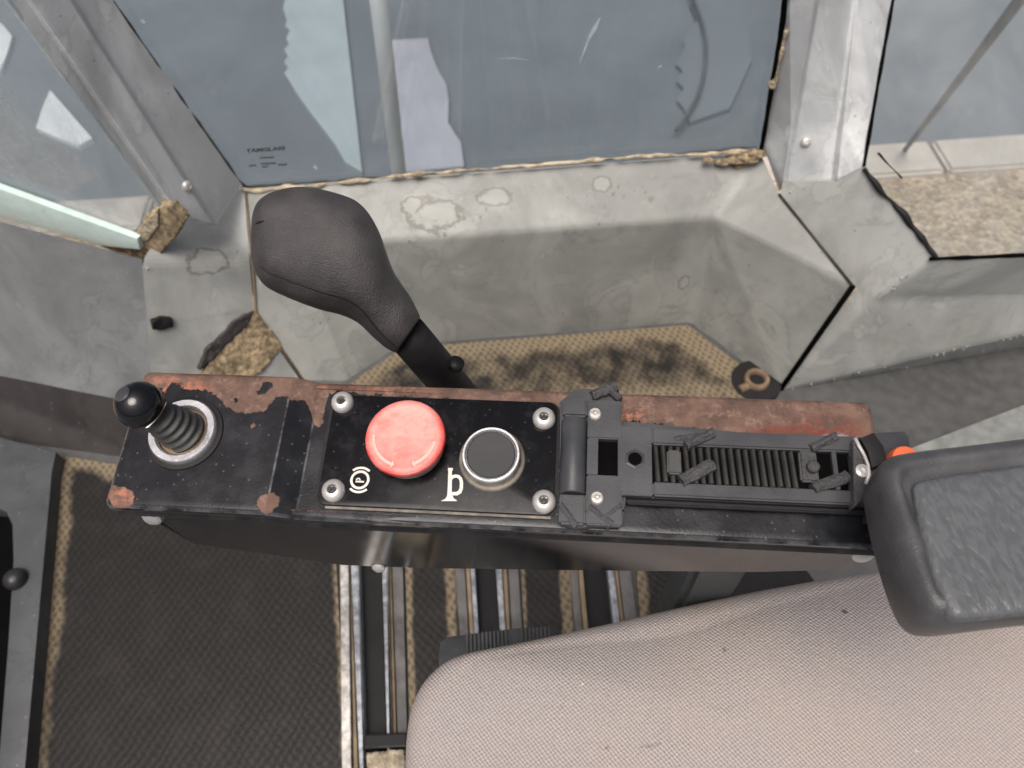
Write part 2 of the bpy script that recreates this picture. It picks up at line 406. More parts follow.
def blob_fn(blobs):
    cs = [(Vector(c), r, s) for c, r, s in blobs]
    def fn(v):
        best = 3.0
        for c, r, s in cs:
            d = v - c; q = math.hypot(d.x / r / s, math.hypot(d.y, d.z) / r) - 1
            if q < best: best = q
        return {'stain': best}
    return fn

# ------------------------------------------------------------------ outside: yard, gravel, kerb
GZ = -1.1
yard = obj('yard_ground', [(-400, 2.30, GZ - .02), (400, 2.30, GZ - .02), (400, 800, GZ - .02), (-400, 800, GZ - .02), (-400, -400, GZ - .02), (400, -400, GZ - .02)], [[0, 1, 2, 3], [4, 5, 1, 0]], 'yard'); meta(yard, kind='structure')
gv = obj('gravel_ground', [(-12, .2, GZ), (12, .2, GZ), (12, 2.22, GZ), (-12, 2.22, GZ)], [[0, 1, 2, 3]], 'gravel'); meta(gv, kind='structure')
kb = bpy.data.objects.new('kerb', None); col.objects.link(kb); kb.location = (0, 2.3, GZ); meta(kb, kind='structure')
k0 = None
for i in range(-7, 8):
    x = i * .62 + .18
    if k0 is None:
        k0 = from_bm('kerb_stone', box(x, 2.30, GZ - .05, .605, .19, .075, 0, .012), 'kerb_stone', kb, 40)
    else: again(k0, 'kerb_stone', (x, 2.30, GZ - .05), kb)
def reflection_patch(name, px, mat, label, cat, h=.003, jag=0.0, group=None):  # added ground shapes that imitate reflections in the panes
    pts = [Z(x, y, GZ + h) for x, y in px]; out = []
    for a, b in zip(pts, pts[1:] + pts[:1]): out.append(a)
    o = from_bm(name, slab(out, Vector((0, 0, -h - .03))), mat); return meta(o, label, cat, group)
reflection_patch('reflection_slab', [(290, -20), (283, 8), (287, 20), (285, 26), (290, 30), (286, 38), (289, 44), (284, 50), (288, 56), (284, 62), (288, 68), (284, 73), (289, 80), (296, 92), (310, 112), (324, 130), (336, 146), (345, 162), (362, 172), (352, 80), (341, -20)], 'reflection_pale', 'pale blue ragged shape imitating a reflection in the middle window', 'slab')
reflection_patch('reflection_slab', [(392, 40), (428, 38), (431, 52), (437, 68), (446, 84), (449, 100), (448, 122), (455, 134), (461, 142), (464, 166), (402, 172)], 'reflection_lilac', 'pale lilac shape imitating a reflection in the middle window', 'slab')
reflection_patch('reflection_slab', [(690, 4), (697, 20), (692, 30), (684, 40), (684, 48), (676, 64), (683, 70), (677, 81), (684, 88), (677, 100), (684, 108), (690, 122), (730, 108), (752, 60), (748, 20), (720, 0)], 'reflection_dull', 'faint grey scalloped shape imitating a reflection at the right of the middle window', 'slab')
reflection_patch('reflection_slab', [(-30, 10), (2, 24), (12, 36), (8, 50), (0, 72), (-30, 90)], 'reflection_white', 'white shape imitating a reflection at the very edge of the left window', 'slab')
reflection_patch('reflection_slab', [(50, 90), (92, 138), (78, 146), (36, 128), (42, 108)], 'reflection_white', 'small white triangle imitating a reflection in the left window', 'slab')
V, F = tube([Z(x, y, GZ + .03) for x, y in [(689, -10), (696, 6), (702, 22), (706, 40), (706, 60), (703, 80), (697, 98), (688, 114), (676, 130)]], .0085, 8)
meta(obj('reflection_tube', V, F, 'reflection_dark', None, True), 'thin dark hose imitating an arc reflected in the middle window', 'reflection_tube')  # added tube, imitates a curved reflection in the pane
V, F = tube([Y(1030, -14, 1.10), Y(968, 68, 1.5), Z(905, 150, GZ + .02)], [.010, .0095, .009], 10)
meta(obj('guard_rod', V, F, 'dark_hose', None, True), 'thin dark diagonal rod outside the right window', 'rod')
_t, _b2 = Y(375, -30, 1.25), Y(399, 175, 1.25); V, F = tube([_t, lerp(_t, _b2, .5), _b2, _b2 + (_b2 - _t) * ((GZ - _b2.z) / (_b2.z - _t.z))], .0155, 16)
meta(obj('reflection_post', V, F, 'reflection_post_tone', None, True), 'pale upright handrail tube imitating a reflection in the middle window', 'reflection_post')  # added upright tube, imitates a reflected pale stripe

# ------------------------------------------------------------------ cab floor
fl = from_bm('floor', slab([(-.95, -.35, 0), (.95, -.35, 0), (.95, .60, 0), (.40, .60, 0), (.29, .70, 0), (-.32, .70, 0), (-.40, .62, 0), (-.95, .62, 0)], Vector((0, 0, -.03))), 'floor_plate'); meta(fl, kind='structure')

# ------------------------------------------------------------------ side trim with the recessed footwell
F0, F1, F2, F3 = Z(345, 381, 0), Z(400, 345, 0), Z(690, 322, 0), Z(781, 389, 0)
S1, S2 = Z(256, 312, .11), Z(303, 380, 0)
B0, B1, B2, B3 = Z(252, 255, .187), Z(300, 247, .187), Z(715, 218, .187), Z(853, 286, .187)
C0, C2, C3 = Z(245, 190, .235), Z(760, 153, .235), Z(779, 194, .222)
ct = thing('footwell_trim', 'grey moulded side trim with pale ledge under the middle window', 'trim panel', (0, .69, 0))
lo = lambda x, y: Y(x, y, .735)
blobs = [(Z(434, 214, .21), .020, 1.7), (Z(652, 197, .215), .010, 1.2), (Z(592, 204, .212), .0065, 1), (Z(603, 183, .222), .010, 1.1), (Z(413, 206, .21), .012, 1.2), (Z(495, 196, .22), .011, 2.6), (Z(685, 285, .08), .012, .6)]
panel('trim_face', [S1, S2, F0, F1, F2, F3, B0, B1, B2, B3, C3, C2, C0], [[6, 0, 1, 2], [6, 2, 3, 7], [3, 4, 8, 7], [4, 5, 9, 8], [6, 7, 8, 11, 12], [8, 9, 10, 11]], 'trim_light', ct, .0055, .007, blob_fn(blobs), .0012)
# rear trim and base of the right pillar
rt = thing('rear_trim', 'pale side trim below the right window with grey lower face', 'trim panel', (.55, .6, 0))
_a, _b, _c = Y(780, 195, .70), Y(863, 166, .675), Y(871, 301, .586); _n = (_b - _a).cross(_c - _a)
q = [PL(x, y, _a, _n) for x, y in ((780, 195), (783, 181), (836, 181), (863, 166), (938, 259), (925, 263), (871, 301), (857, 289))]
q[5] = PL(937, 260, _a, _n); l1, l2 = Y(1180, 253, q[5].y), Y(1180, 295, .586)
WN = (q[3] - q[5]).cross(l1 - q[5]).normalized(); WN = WN if WN.y > 0 else -WN
def RW(x, y, d=.004): return PL(x, y, q[5] + WN * d, WN)
g1, g2 = Z(783, 390, 0), Z(1180, 318, 0)
panel('trim_face', [q[0], q[1], q[2], q[3], q[5], q[6], q[7], l1, l2, g2, g1], [[0, 1, 2, 3, 4, 5, 6], [5, 4, 7, 8], [6, 5, 8, 9, 10]], 'trim_pale', rt, .005, .008, blob_fn([]), .001)
from_bm('floor_panel', slab([Z(900, 453, .012), Z(922, 444, .012), Z(1024, 405, .012), Z(1200, 338, .012), Z(1200, 520, .012), Z(900, 520, .012)], Vector((0, 0, -.02))), 'plate_grey', rt)
def seam(name, pts, r, mat, parent):
    V, F = tube([near(p, .002) for p in pts], r, 8); return obj(name, V, F, mat, parent, True)
def near(p, d): return p + (CAM - p).normalized() * d
seam('dark_seam', [B3, lerp(B3, F3, .33), lerp(B3, F3, .66), F3], .0034, 'black_gap', ct)
seam('dark_seam', [C3, lerp(C3, B3, .5), B3], .0016, 'trim_lower', ct)
seam('dirty_seam', [C0, B0, S1, S2], .0016, 'rail_brown', ct)
# front trim (left of the picture)
ft = thing('front_trim', 'grey sloping side trim below the left window', 'trim panel', (-.6, .62, 0))
h0, h1, h2, h3 = Z(-120, 192, .235), Z(142, 260, .235), Z(152, 406, .07), Z(-120, 352, .07)
panel('trim_face', [h0, h1, h2, h3], [[0, 1, 2, 3]], 'trim_mid', ft, 0, .009, blob_fn([]), .0015)
panel('kick_panel', [h3 + Vector((0, -.001, 0)), h2 + Vector((0, -.001, 0)), Z(160, 462, 0), Z(-120, 424, 0)], [[0, 1, 2, 3]], 'trim_lower', ft, 0, .02)  # its dark colour carries the shade low on this wall
# corner trim between the two
co_ = thing('corner_trim', 'pale worn corner trim below the left pillar', 'trim panel', (-.42, .64, 0))
cc0 = [Z(244, 188, .238), Z(182, 205, .238), h1.copy(), lerp(h1, h2, .5), h2.copy(), Z(165, 462, 0), S2 + Vector((-.002, -.003, 0)), S1 + Vector((-.002, -.003, 0)), B0 + Vector((-.003, -.003, 0))]
panel('trim_face', cc0, [[0, 1, 2, 8], [8, 2, 3, 7], [7, 3, 4, 6], [4, 5, 6]], 'trim_pale', co_, .010, .008, blob_fn([(Z(183, 340, .14), .012, 1.3), (Z(206, 262, .2), .016, 1.8)]), .0015)
def lumpy(name, pts, mat, parent, lift, amp, L=.004, freq=90):
    bm = slab(pts, .012); refine(bm, L); bm.normal_update()
    for v in bm.verts: v.co += v.normal * amp * (N(v.co, freq) + .6 * N(v.co, freq * 2.7, 3)) + (CAM - v.co).normalized() * lift
    return from_bm(name, bm, mat, parent, True)
def on_corner(x, y): return PL(x, y, cc0[7], (cc0[3] - cc0[7]).cross(cc0[6] - cc0[7]))
lumpy('foam', [on_corner(x, y) for x, y in [(254, 311), (272, 330), (283, 345), (262, 372), (235, 385), (198, 382), (212, 360), (228, 340), (244, 326)]], 'foam', co_, .003, .0012, .003, 130)
lumpy('torn_skin', [on_corner(x, y) for x, y in [(246, 314), (254, 311), (246, 326), (228, 344), (210, 362), (199, 370), (206, 350), (222, 335), (232, 322)]], 'trim_lower', co_, .004, .0014, .003, 130)
lumpy('dirt_mark', [PL(x, y, cc0[3], (cc0[3] - cc0[7]).cross(cc0[8] - cc0[7])) for x, y in [(152, 322), (160, 318), (172, 319), (173, 326), (160, 331), (153, 329)]], 'rubber', co_, .004, .0015, .003)

# ------------------------------------------------------------------ pillars
GP = Vector((-.43, .672, .24)); GN = Vector((.385, .923, 0))
def ext(a, b, k): return a + (b - a) * k
def pillar(name, label, lines, scr, end=None):
    t = thing(name, label, 'pillar', lines[0][-1])
    cols = [[ext(l[1] if len(l) == 2 else l[-1], l[0], 2.2)] + list(l) for l in lines]
    n = max(len(c) for c in cols)
    cols = [c if len(c) == n else c[:2] + [lerp(c[1], c[2], .7)] + c[2:] for c in cols]
    P = [p for c in cols for p in c]; faces = [[j * n + i, j * n + i + 1, (j + 1) * n + i + 1, (j + 1) * n + i] for j in range(len(cols) - 1) for i in range(n - 1)]
    sk = panel('pillar_skin', P, faces, 'trim_pillar', t, .0014, .014, None, .0003)
    from mathutils.bvhtree import BVHTree
    mm = mat4(sk); bv = BVHTree.FromPolygons([mm @ v.co for v in sk.data.vertices], [list(p.vertices) for p in sk.data.polygons])
    hit, nrm, _, _ = bv.ray_cast(CAM, ray(*scr).normalized()); nrm = nrm if nrm.dot(CAM - hit) > 0 else -nrm
    V, F = lathe([(.0062, -.001), (.0062, .001), (.0052, .003), (.003, .0042), (.0022, .0042), (.0020, .0030), (.0005, .0030)], 20, hit, nrm)
    obj('screw', V, F, 'screw_metal', t, 40)
    return t
Lo = lambda x, y: PL(x, y, GP, GN)
def near(p, d): return p + (CAM - p).normalized() * d
def dep(p): return (p - CAM).dot(FWD)
a_t, a_b = Lo(7, 0), Lo(160, 207); d_t, d_b = Y(113, 0, .757), Y(242, 184, .757)
def mid(x0, y0, x1, y1, f, off):
    return [D(x0, y0, lerp(dep(a_t), dep(d_t), f) - off), D(x1, y1, lerp(dep(a_b), dep(d_b), f) - off)]
pl_l = pillar('window_pillar', 'grey channel pillar slanting between the left and middle windows', [[a_t, a_b], mid(27, 0, 172, 210, .2, .004), mid(30, 0, 177, 213, .25, .014), mid(70, 0, 212, 224, .62, .014), mid(75, 0, 217, 224, .68, .006), [d_t, d_b]], (187, 186))
r_t, r_m, r_b = Y(790, 0, .757), Y(762, 141, .757), Y(779, 190, .715)
s_t, s_b = RW(893, 0, 0), RW(863, 166, 0)
def mid2(x0, y0, x1, y1, f, off): return [D(x0, y0, lerp(dep(r_t), dep(s_t), f) - off), D(x1, y1, lerp(dep(r_b), dep(s_b), f) - off)]
pillar('window_pillar', 'grey channel pillar standing between the middle and right windows', [[r_t, r_m, r_b], mid2(815, 0, 783, 180, .25, .005), mid2(819, 0, 788, 181, .3, -.004), mid2(853, 0, 831, 181, .62, -.004), mid2(858, 0, 837, 180, .68, .004), [s_t, s_b]], (806, 142))

# ------------------------------------------------------------------ windows
def pane(name, pts, mat, parent): return from_bm(name, slab(pts, .004), mat, parent)
wm = thing('side_window', 'large hazy blue grey window in the middle above the pale ledge', 'window', Y(500, 172, .765))
gy = .766
tl, bl, br, tr = Y(113, 0, gy), Y(243, 189, gy), Y(761, 152, gy), Y(790, 0, gy)
pane('pane', [ext(bl, tl, 2.2), bl, br, ext(br, tr, 2.2)], 'glass_side', wm)
def rough_line(name, px, yv, r, mat, parent, amp=.5, n=120, zf=None):
    pts = []
    for i in range(n + 1):
        f = i / n * (len(px) - 1); k = min(int(f), len(px) - 2); u = f - k
        x = lerp(px[k][0], px[k + 1][0], u); y = lerp(px[k][1], px[k + 1][1], u); pts.append(yv(x, y) if callable(yv) else Y(x, y, yv))
    rad = [max(.0006, r * (1 + amp * 1.8 * N(p, 45))) for p in pts]
    pts = [p + Vector((0, 0, r * amp * N(p, 70, 5))) for p in pts]
    V, F = tube(pts, rad, 8); return obj(name, V, F, mat, parent, True)
rough_line('sealant', [(242, 190), (258, 191), (330, 184), (420, 174), (560, 163), (660, 156), (762, 151)], .757, .0021, 'sealant', wm, 1.1, 260)
rough_line('dark_seam', [(238, 180), (246, 187), (340, 180), (480, 169), (600, 160), (700, 152), (757, 147)], .763, .0016, 'trim_lower', wm, .6)
rough_line('dark_seal', [(788, -40), (783, 20), (773, 80), (763, 140), (761, 150)], .752, .0030, 'black_gap', wm, .2)
rough_line('sealant', [(786, 30), (779, 60), (774, 80), (771, 88)], .752, .0030, 'sealant', wm, .9, 30)
rough_line('dark_seam', [(112, 0), (160, 70), (205, 132), (240, 182)], .757, .0018, 'trim_lower', wm, .5)
for cx, cy, s in [(748, 158, .010), (736, 160, .008), (722, 162, .0065), (757, 154, .009), (738, 166, .004), (708, 160, .005)]:
    p = Y(cx, cy, .748); bm = bmesh.new(); bmesh.ops.create_icosphere(bm, subdivisions=3, radius=1)
    for v in bm.verts:
        k = 1 + .45 * N(v.co, 2.2, cx); v.co = p + Vector((v.co.x * s * 1.5 * k, v.co.y * s * .8 * k, v.co.z * s * .6 * k))
    from_bm('dirt_clump', bm, 'foam', wm, True)
def on_glass(x, y): return Y(x, y, .7635)
def glass_strip(name, px, wpx, mat):
    L_, R_ = [], []
    for i, (x, y) in enumerate(px):
        x2, y2 = px[min(i + 1, len(px) - 1)]; x1, y1 = px[max(i - 1, 0)]; dx, dy = x2 - x1, y2 - y1; k = math.hypot(dx, dy); ww = wpx[i] / 2
        L_.append(on_glass(x - dy / k * ww, y + dx / k * ww)); R_.append(on_glass(x + dy / k * ww, y - dx / k * ww))
    n = len(px); obj(name, L_ + R_, [[i, i + 1, n + i + 1, n + i] for i in range(n - 1)], mat, wm)
glass_strip('scratch', [(600, 18), (595, 28), (589, 38), (580, 62)], [1.2, 4, 3, .6], 'scratch')
glass_strip('scratch', [(497, 59), (512, 58), (530, 60)], [.4, 1.2, .4], 'scratch')
glass_strip('scratch', [(658, 67), (662, 66)], [1.5, 1.5], 'scratch')
glass_strip('scratch', [(141, 20), (145, 23)], [3, 3], 'scratch')
glass_strip('scratch', [(314, 166), (317, 169)], [2.4, 2.4], 'scratch')
def text_mesh(name, body, px0, px1, hpx, mat, parent):
    cu = bpy.data.curves.new(name, 'FONT'); cu.body = body; cu.offset = .035; to = bpy.data.objects.new(name, cu); col.objects.link(to)
    me = bpy.data.meshes.new_from_object(to.evaluated_get(bpy.context.evaluated_depsgraph_get()))
    bpy.data.objects.remove(to)
    xs = [v.co.x for v in me.vertices]; ys = [v.co.y for v in me.vertices]; x0, x1, y0, y1 = min(xs), max(xs), min(ys), max(ys)
    A, B = on_glass(*px0), on_glass(*px1); up = on_glass(px0[0], px0[1] - hpx) - A
    V = [A + (B - A) * ((v.co.x - x0) / (x1 - x0)) + up * ((v.co.y - y0) / (y1 - y0)) for v in me.vertices]
    return obj(name, V, [list(p.vertices) for p in me.polygons], mat, parent)
text_mesh('glass_print', 'TAMGLASS', (246, 153), (285, 150), 4, 'dark_print', wm)
for x0, x1, y in [(260, 274, 158), (249, 256, 166), (261, 276, 164), (262, 268, 167), (278, 287, 165)]: glass_strip('glass_print', [(x0, y), (x1, y - .7)], [1.3, 1.3], 'dark_hose')

wl = thing('side_window', 'window milky with painted reflection haze at the left edge with a pale mint bar along its bottom', 'window', Lo(60, 220))
pane('pane', [ext(Lo(160, 207), Lo(7, 0), 2.4), Lo(160, 207), Lo(168, 226), Lo(150, 268), Lo(-140, 196), ext(Lo(-140, 196), Lo(-300, -20), 2.2)], 'glass_sheen_left', wl)
off = Vector((.385, .923, 0)) * -.010
def Lb(x, y): return PL(x, y, GP + off, GN)
from_bm('sill_bar', slab([Lb(-140, 138), Lb(0, 189), Lb(60, 211), Lb(137, 239), Lb(140, 250), Lb(100, 246), Lb(0, 216), Lb(-140, 172)], .008, True, .002), 'mint_bar', wl, 40)
Vf = lambda pts, dd: [near(Lo(x, y), dd) for x, y in pts]
lumpy('foam', Vf([(156, 208), (170, 207), (184, 222), (176, 236), (158, 256), (140, 263), (118, 253), (96, 244), (82, 234), (104, 240), (126, 240), (138, 228), (146, 216)], .002), 'foam', wl, .002, .0013, .003, 120)
lumpy('sealant', Vf([(140, 226), (158, 209), (158, 226), (148, 240), (130, 246)], .004), 'sealant', wl, .004, .0010, .003, 120)
for pl in ([(24, 118), (27, 134)], [(60, 90), (95, 128)]):
    pass
def flake(px, mat='scratch'): 
    return from_bm('bare_patch', slab([near(Lo(x, y), .0015) for x, y in px], .0012), mat, wl)
wr = thing('rear_window', 'window milky with painted reflection haze at the right edge showing gravel at its bottom', 'window', RW(950, 258))
a1, a2, a3, a4 = RW(893, 0), RW(863, 166), RW(938, 259), RW(1180, 252)
pane('pane', [ext(a2, a1, 2.2), a2, a3, a4, ext(a4, RW(1230, -10), 2.2)], 'glass_sheen_rear', wr)
rough_line('dark_seal', [(864, 168), (880, 190), (900, 210), (920, 236), (937, 258)], lambda x, y: RW(x, y, -.002), .0032, 'rubber', wr, .7, 60)
rough_line('dark_seal', [(930, 259), (980, 257), (1024, 255), (1100, 253)], lambda x, y: RW(x, y, -.001), .0024, 'black_gap', wr, .2)
rough_line('dark_seal', [(900, -40), (893, 0), (878, 84), (864, 166)], lambda x, y: RW(x, y, -.002), .0020, 'black_gap', wr, .2)
rough_line('twig', [(878, 153), (886, 162), (895, 171), (902, 178)], lambda x, y: RW(x, y, -.001), .0011, 'black_gap', wr, .7, 24)

# ------------------------------------------------------------------ front floor frame at the left edge
fr_ = thing('foot_plate', 'grey metal foot plate with dark opening at lower left edge', 'plate', Z(20, 600, 0))
from_bm('frame_plate', slab([Z(-90, 424, .03), Z(0, 437, .03), Z(56, 452, .03), Z(52, 470, .03), Z(23, 790, .03), Z(-4, 790, .03), Z(4, 690, .03), Z(8, 640, .03), Z(13, 560, .03), Z(12, 525, .03), Z(6, 512, .03), Z(0, 509, .03), Z(-90, 500, .03)], Vector((0, 0, -.03)), True, .002), 'frame_grey', fr_, 40)
from_bm('dark_recess', slab([Z(-150, 480, .006), Z(30, 500, .006), Z(20, 800, .006), Z(-150, 800, .006)], Vector((0, 0, -.004))), 'black_gap', fr_)
V, F = lathe([(.013, 0), (.013, .004), (.0125, .007), (.010, .011), (.006, .0135), (.002, .0145)], 28, Z(17, 580, .03)); obj('bolt', V, F, 'screw_dark', fr_, 40)

# ------------------------------------------------------------------ floor mats, rails
def seg_d(x, y, a, b):
    dx, dy = b[0] - a[0], b[1] - a[1]; t = max(0, min(1, ((x - a[0]) * dx + (y - a[1]) * dy) / (dx * dx + dy * dy))); return math.hypot(x - a[0] - t * dx, y - a[1] - t * dy)
def mat_piece(px, label, lines, base=-.4, L=.011, z=.007):
    bm = slab([Z(x, y, z) for x, y in px], Vector((0, 0, -.006))); refine(bm, L)
    def fn(v):
        x, y = pix(v); q = base
        for a, b, wd, k in lines: q = max(q, k * (1 - seg_d(x, y, a, b) / wd))
        return {'dirt': q}
    return meta(from_bm('floor_mat', bm, 'floor_mat', None, False, fn), label, 'floor mat')
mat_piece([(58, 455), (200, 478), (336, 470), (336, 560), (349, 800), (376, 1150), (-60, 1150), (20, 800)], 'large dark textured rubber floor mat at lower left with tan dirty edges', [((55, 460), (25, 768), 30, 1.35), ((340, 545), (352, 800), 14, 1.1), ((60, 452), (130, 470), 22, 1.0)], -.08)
mat_piece([(352, 382), (402, 348), (688, 325), (744, 368), (752, 400), (760, 470), (330, 470)], 'dirty tan floor mat in the footwell behind the console', [((345, 380), (402, 346), 26, 1.2), ((402, 346), (690, 323), 42, .95), ((690, 323), (748, 372), 50, 1.05), ((560, 400), (740, 390), 40, .75)], .42)
mat_piece([(404, 520), (453, 520), (467, 800), (490, 1150), (424, 1150), (412, 800)], 'narrow floor mat strip between the first and second floor rails', [((406, 540), (412, 768), 9, 1.1), ((449, 540), (457, 768), 9, 1.0)], -.15)
mat_piece([(519, 520), (566, 520), (588, 800), (616, 1150), (560, 1150), (532, 800)], 'narrow floor mat strip between the second and third floor rails', [((521, 540), (530, 768), 6, .9), ((564, 540), (574, 768), 10, 1.1)], -.15)
mat_piece([(632, 520), (680, 520), (686, 571), (713, 594), (800, 800), (655, 800)], 'dark floor mat right of the third floor rail', [((634, 540), (656, 768), 14, 1.1)], -.1)
def rail(label, strips, y0=520, y1=1150):
    t = thing('floor_rail', label, 'rail', Z(strips[0][1], 640, 0), 0, 'floor rails under the seat')
    for nm, xa0, xa1, xb0, xb1, h, mt in strips:     # pixel span at y=571 and y=690
        def at(xa, xb, y): return xa + (xb - xa) * (y - 571) / 119
        yy = y1
        from_bm(nm, slab([Z(at(xa0, xb0, y0), y0, h), Z(at(xa1, xb1, y0), y0, h), Z(at(xa1, xb1, yy), yy, h), Z(at(xa0, xb0, yy), yy, h)], Vector((0, 0, -h + .0005)), True, min(.0015, h * .3)), mt, t, 40)
    return t
rail('floor rail with worn white edge beside the large left mat', [('worn_edge', 340, 348.5, 341, 350, .018, 'worn_metal'), ('ridge', 349, 350.6, 351, 355, .012, 'rail_brown'), ('flange', 351, 359, 356, 362.5, .020, 'bare_metal'), ('channel', 359.4, 381.5, 363, 384.8, .003, 'rubber'), ('flange', 382, 388, 385.5, 390, .020, 'bare_metal'), ('ridge', 388.5, 391, 391, 395, .012, 'rail_brown'), ('lip', 392, 403, 396, 406, .010, 'rail_grey')])
rail('floor rail next to the black seat knob', [('lip', 455, 465, 463, 472, .010, 'rail_grey'), ('ridge', 466, 470, 473, 477, .015, 'rail_brown'), ('flange', 470.5, 475, 477.5, 482, .018, 'bare_metal'), ('channel', 475.5, 495, 483, 503, .003, 'rubber'), ('flange', 496, 502, 503.5, 509, .020, 'bare_metal'), ('ridge', 502.5, 507, 510, 514, .014, 'rail_brown'), ('lip', 508, 518.5, 515, 526, .010, 'rail_grey')])
rail('rightmost floor rail, half hidden by the seat cushion', [('lip', 570, 578, 580, 588, .010, 'rail_grey'), ('ridge', 578.5, 583, 589, 594, .016, 'rail_brown'), ('channel', 583.5, 607, 594.5, 620, .003, 'rubber'), ('flange', 607.5, 614, 621, 628, .020, 'bare_metal'), ('ridge', 614.5, 618, 628.5, 632, .014, 'rail_brown'), ('lip', 618.5, 631, 632.5, 646, .010, 'rail_grey')])
meta(from_bm('cross_bar', slab([Z(364, 734, .024), Z(407, 732, .024), Z(407, 747, .024), Z(364, 749, .024)], Vector((0, 0, -.023)), True, .002), 'rubber'), 'short black bar across the end of the left floor rail', 'bar')
meta(lumpy('debris', [Z(366, 752, .026), Z(404, 750, .026), Z(404, 790, .026), Z(366, 790, .026)], 'sealant', None, 0, .004, .005), 'tan debris lying at the end of the left floor rail', 'debris')
meta(from_bm('floor_bracket', slab([Z(690, 566, .02), Z(800, 560, .02), Z(900, 700, .02), Z(740, 640, .02), Z(716, 597, .02)], Vector((0, 0, -.018)), True, .002), 'rubber'), 'dark floor bracket beside the seat cushion under the console', 'bracket')
# pipe fitting
pf = thing('pipe_fitting', 'tan hollow pipe fitting standing in the footwell corner', 'fitting', Z(756, 388, 0))
c = Z(755, 384, 0)
V, F = lathe([(.021, 0), (.021, .007), (.0175, .0085), (.0175, .013), (.016, .015), (.0115, .015), (.010, .013), (.010, .004), (.0005, .0035)], 28, c); obj('collar', V, F, 'brown_metal', pf, 40)
V, F = tube([c + Vector((-.014, -.008, .008)), c + Vector((-.026, -.013, .008))], .006, 12); obj('stub', V, F, 'brown_metal', pf, 40)
V, F = lathe([(.034, .0005), (.034, .0085), (.031, .0088)], 24, c); obj('dark_boot', V, F, 'rubber', pf, 40)

# ------------------------------------------------------------------ control console
CZ = .56
YAW = R(-7.3)
ORG = Z(490, 455, CZ)
con = thing('control_console', 'black side console with rusty top edge holding buttons and levers', 'control console', ORG, YAW)
con.rotation_euler = (R(10), 0, YAW)        # the top leans towards the seat
CM = mat4(con); CI = CM.inverted()
def W(p): return CM @ Vector(p)
NZ = (CM.to_3x3() @ Vector((0, 0, 1))).normalized(); NY = (CM.to_3x3() @ Vector((0, 1, 0))).normalized()
def CL(x, y, h=0.0): return CI @ PL(x, y, W((0, 0, h)), NZ)
def SP(x, y): return CI @ PL(x, y, W((0, yb + .003, 0)), NY)
ya = (CL(400, 385).y + CL(700, 393).y) / 2; yb = (CL(400, 525).y + CL(700, 541).y) / 2
best = min(((CL(205, 374, h / 2000).y - ya) ** 2 + (CL(200, 511, h / 2000).y - yb) ** 2, h / 2000) for h in range(4, 50)); LH = max(.006, best[1])
xl = (CL(130, 380, LH).x + CL(113, 500, LH).x) / 2; xr = CL(873, 405).x
xs1 = CL(280, 440, LH).x; xs2 = CL(308, 450).x
print('LID', LH, xl, xr, ya, yb)
def lid_h(x): 
    t = max(0, min(1, (x - xs1) / (xs2 - xs1))); s = .15
    return LH * (1 - t)
bound = [(110, 384), (140, 384), (160, 391), (166, 392), (171, 382), (183, 386), (195, 389), (205, 391), (217, 394), (227, 408), (237, 413), (256, 414), (262, 411), (271, 405), (278, 395), (293, 402), (305, 399), (309, 408), (314, 422), (320, 428), (324, 424), (327, 392), (560, 410), (590, 418), (640, 424), (860, 445), (900, 460)]
def edge_wear_shine(v):  # worn paint on the creases, painted highlight along the near lip
    q_ = CI @ v; e = max(0, 1 - abs(q_.x - xs1) / .0006) * 1.0; e = max(e, .6 * max(0, 1 - abs(q_.x - xs2) / .0006))
    e = max(e, .5 * max(0, 1 - abs(q_.y - (yb + .0008)) / .0011)); e = max(e, .6 * max(0, 1 - abs(q_.x - (xl + .001)) / .0016))
    return e
def rust_fn(v):
    x, y = pix(v)
    r = (interp(bound, x) - y) * .55
    for cx, cy, rr in ((122, 498, 11), (114, 492, 8), (266, 504, 9), (273, 500, 7), (253, 425, 2.5), (130, 384, 6)): r = max(r, rr - math.hypot(x - cx, y - cy))
    for cx, cy, rr in ((267, 386, 6), (262, 392, 5), (236, 400, 3)): r = min(r, math.hypot((x - cx), (y - cy) * 1.4) - rr)
    if x > 500: r = max(r, -8 + 0 * x)
    o = max(0, 1 - math.hypot((x - 176) / 45, (y - 388) / 14)) + max(0, 1 - math.hypot((x - 630) / 16, (y - 415) / 9)) * 1.4 + max(0, 1 - math.hypot((x - 122) / 16, (y - 498) / 12))
    k = max(0, 1.3 - math.hypot((x - 826) / 36, (y - 434) / 16)) + max(0, 1 - math.hypot((x - 780) / 40, (y - 430) / 6))
    ch = max(0, 1.2 - math.hypot((x - 836) / 22, (y - 440) / 6))
    return {'rust': max(-30, min(30, r)), 'orange': min(1, o * 1.3), 'dkred': min(1, k), 'chip': min(1, ch), 'edge': edge_wear_shine(v)}
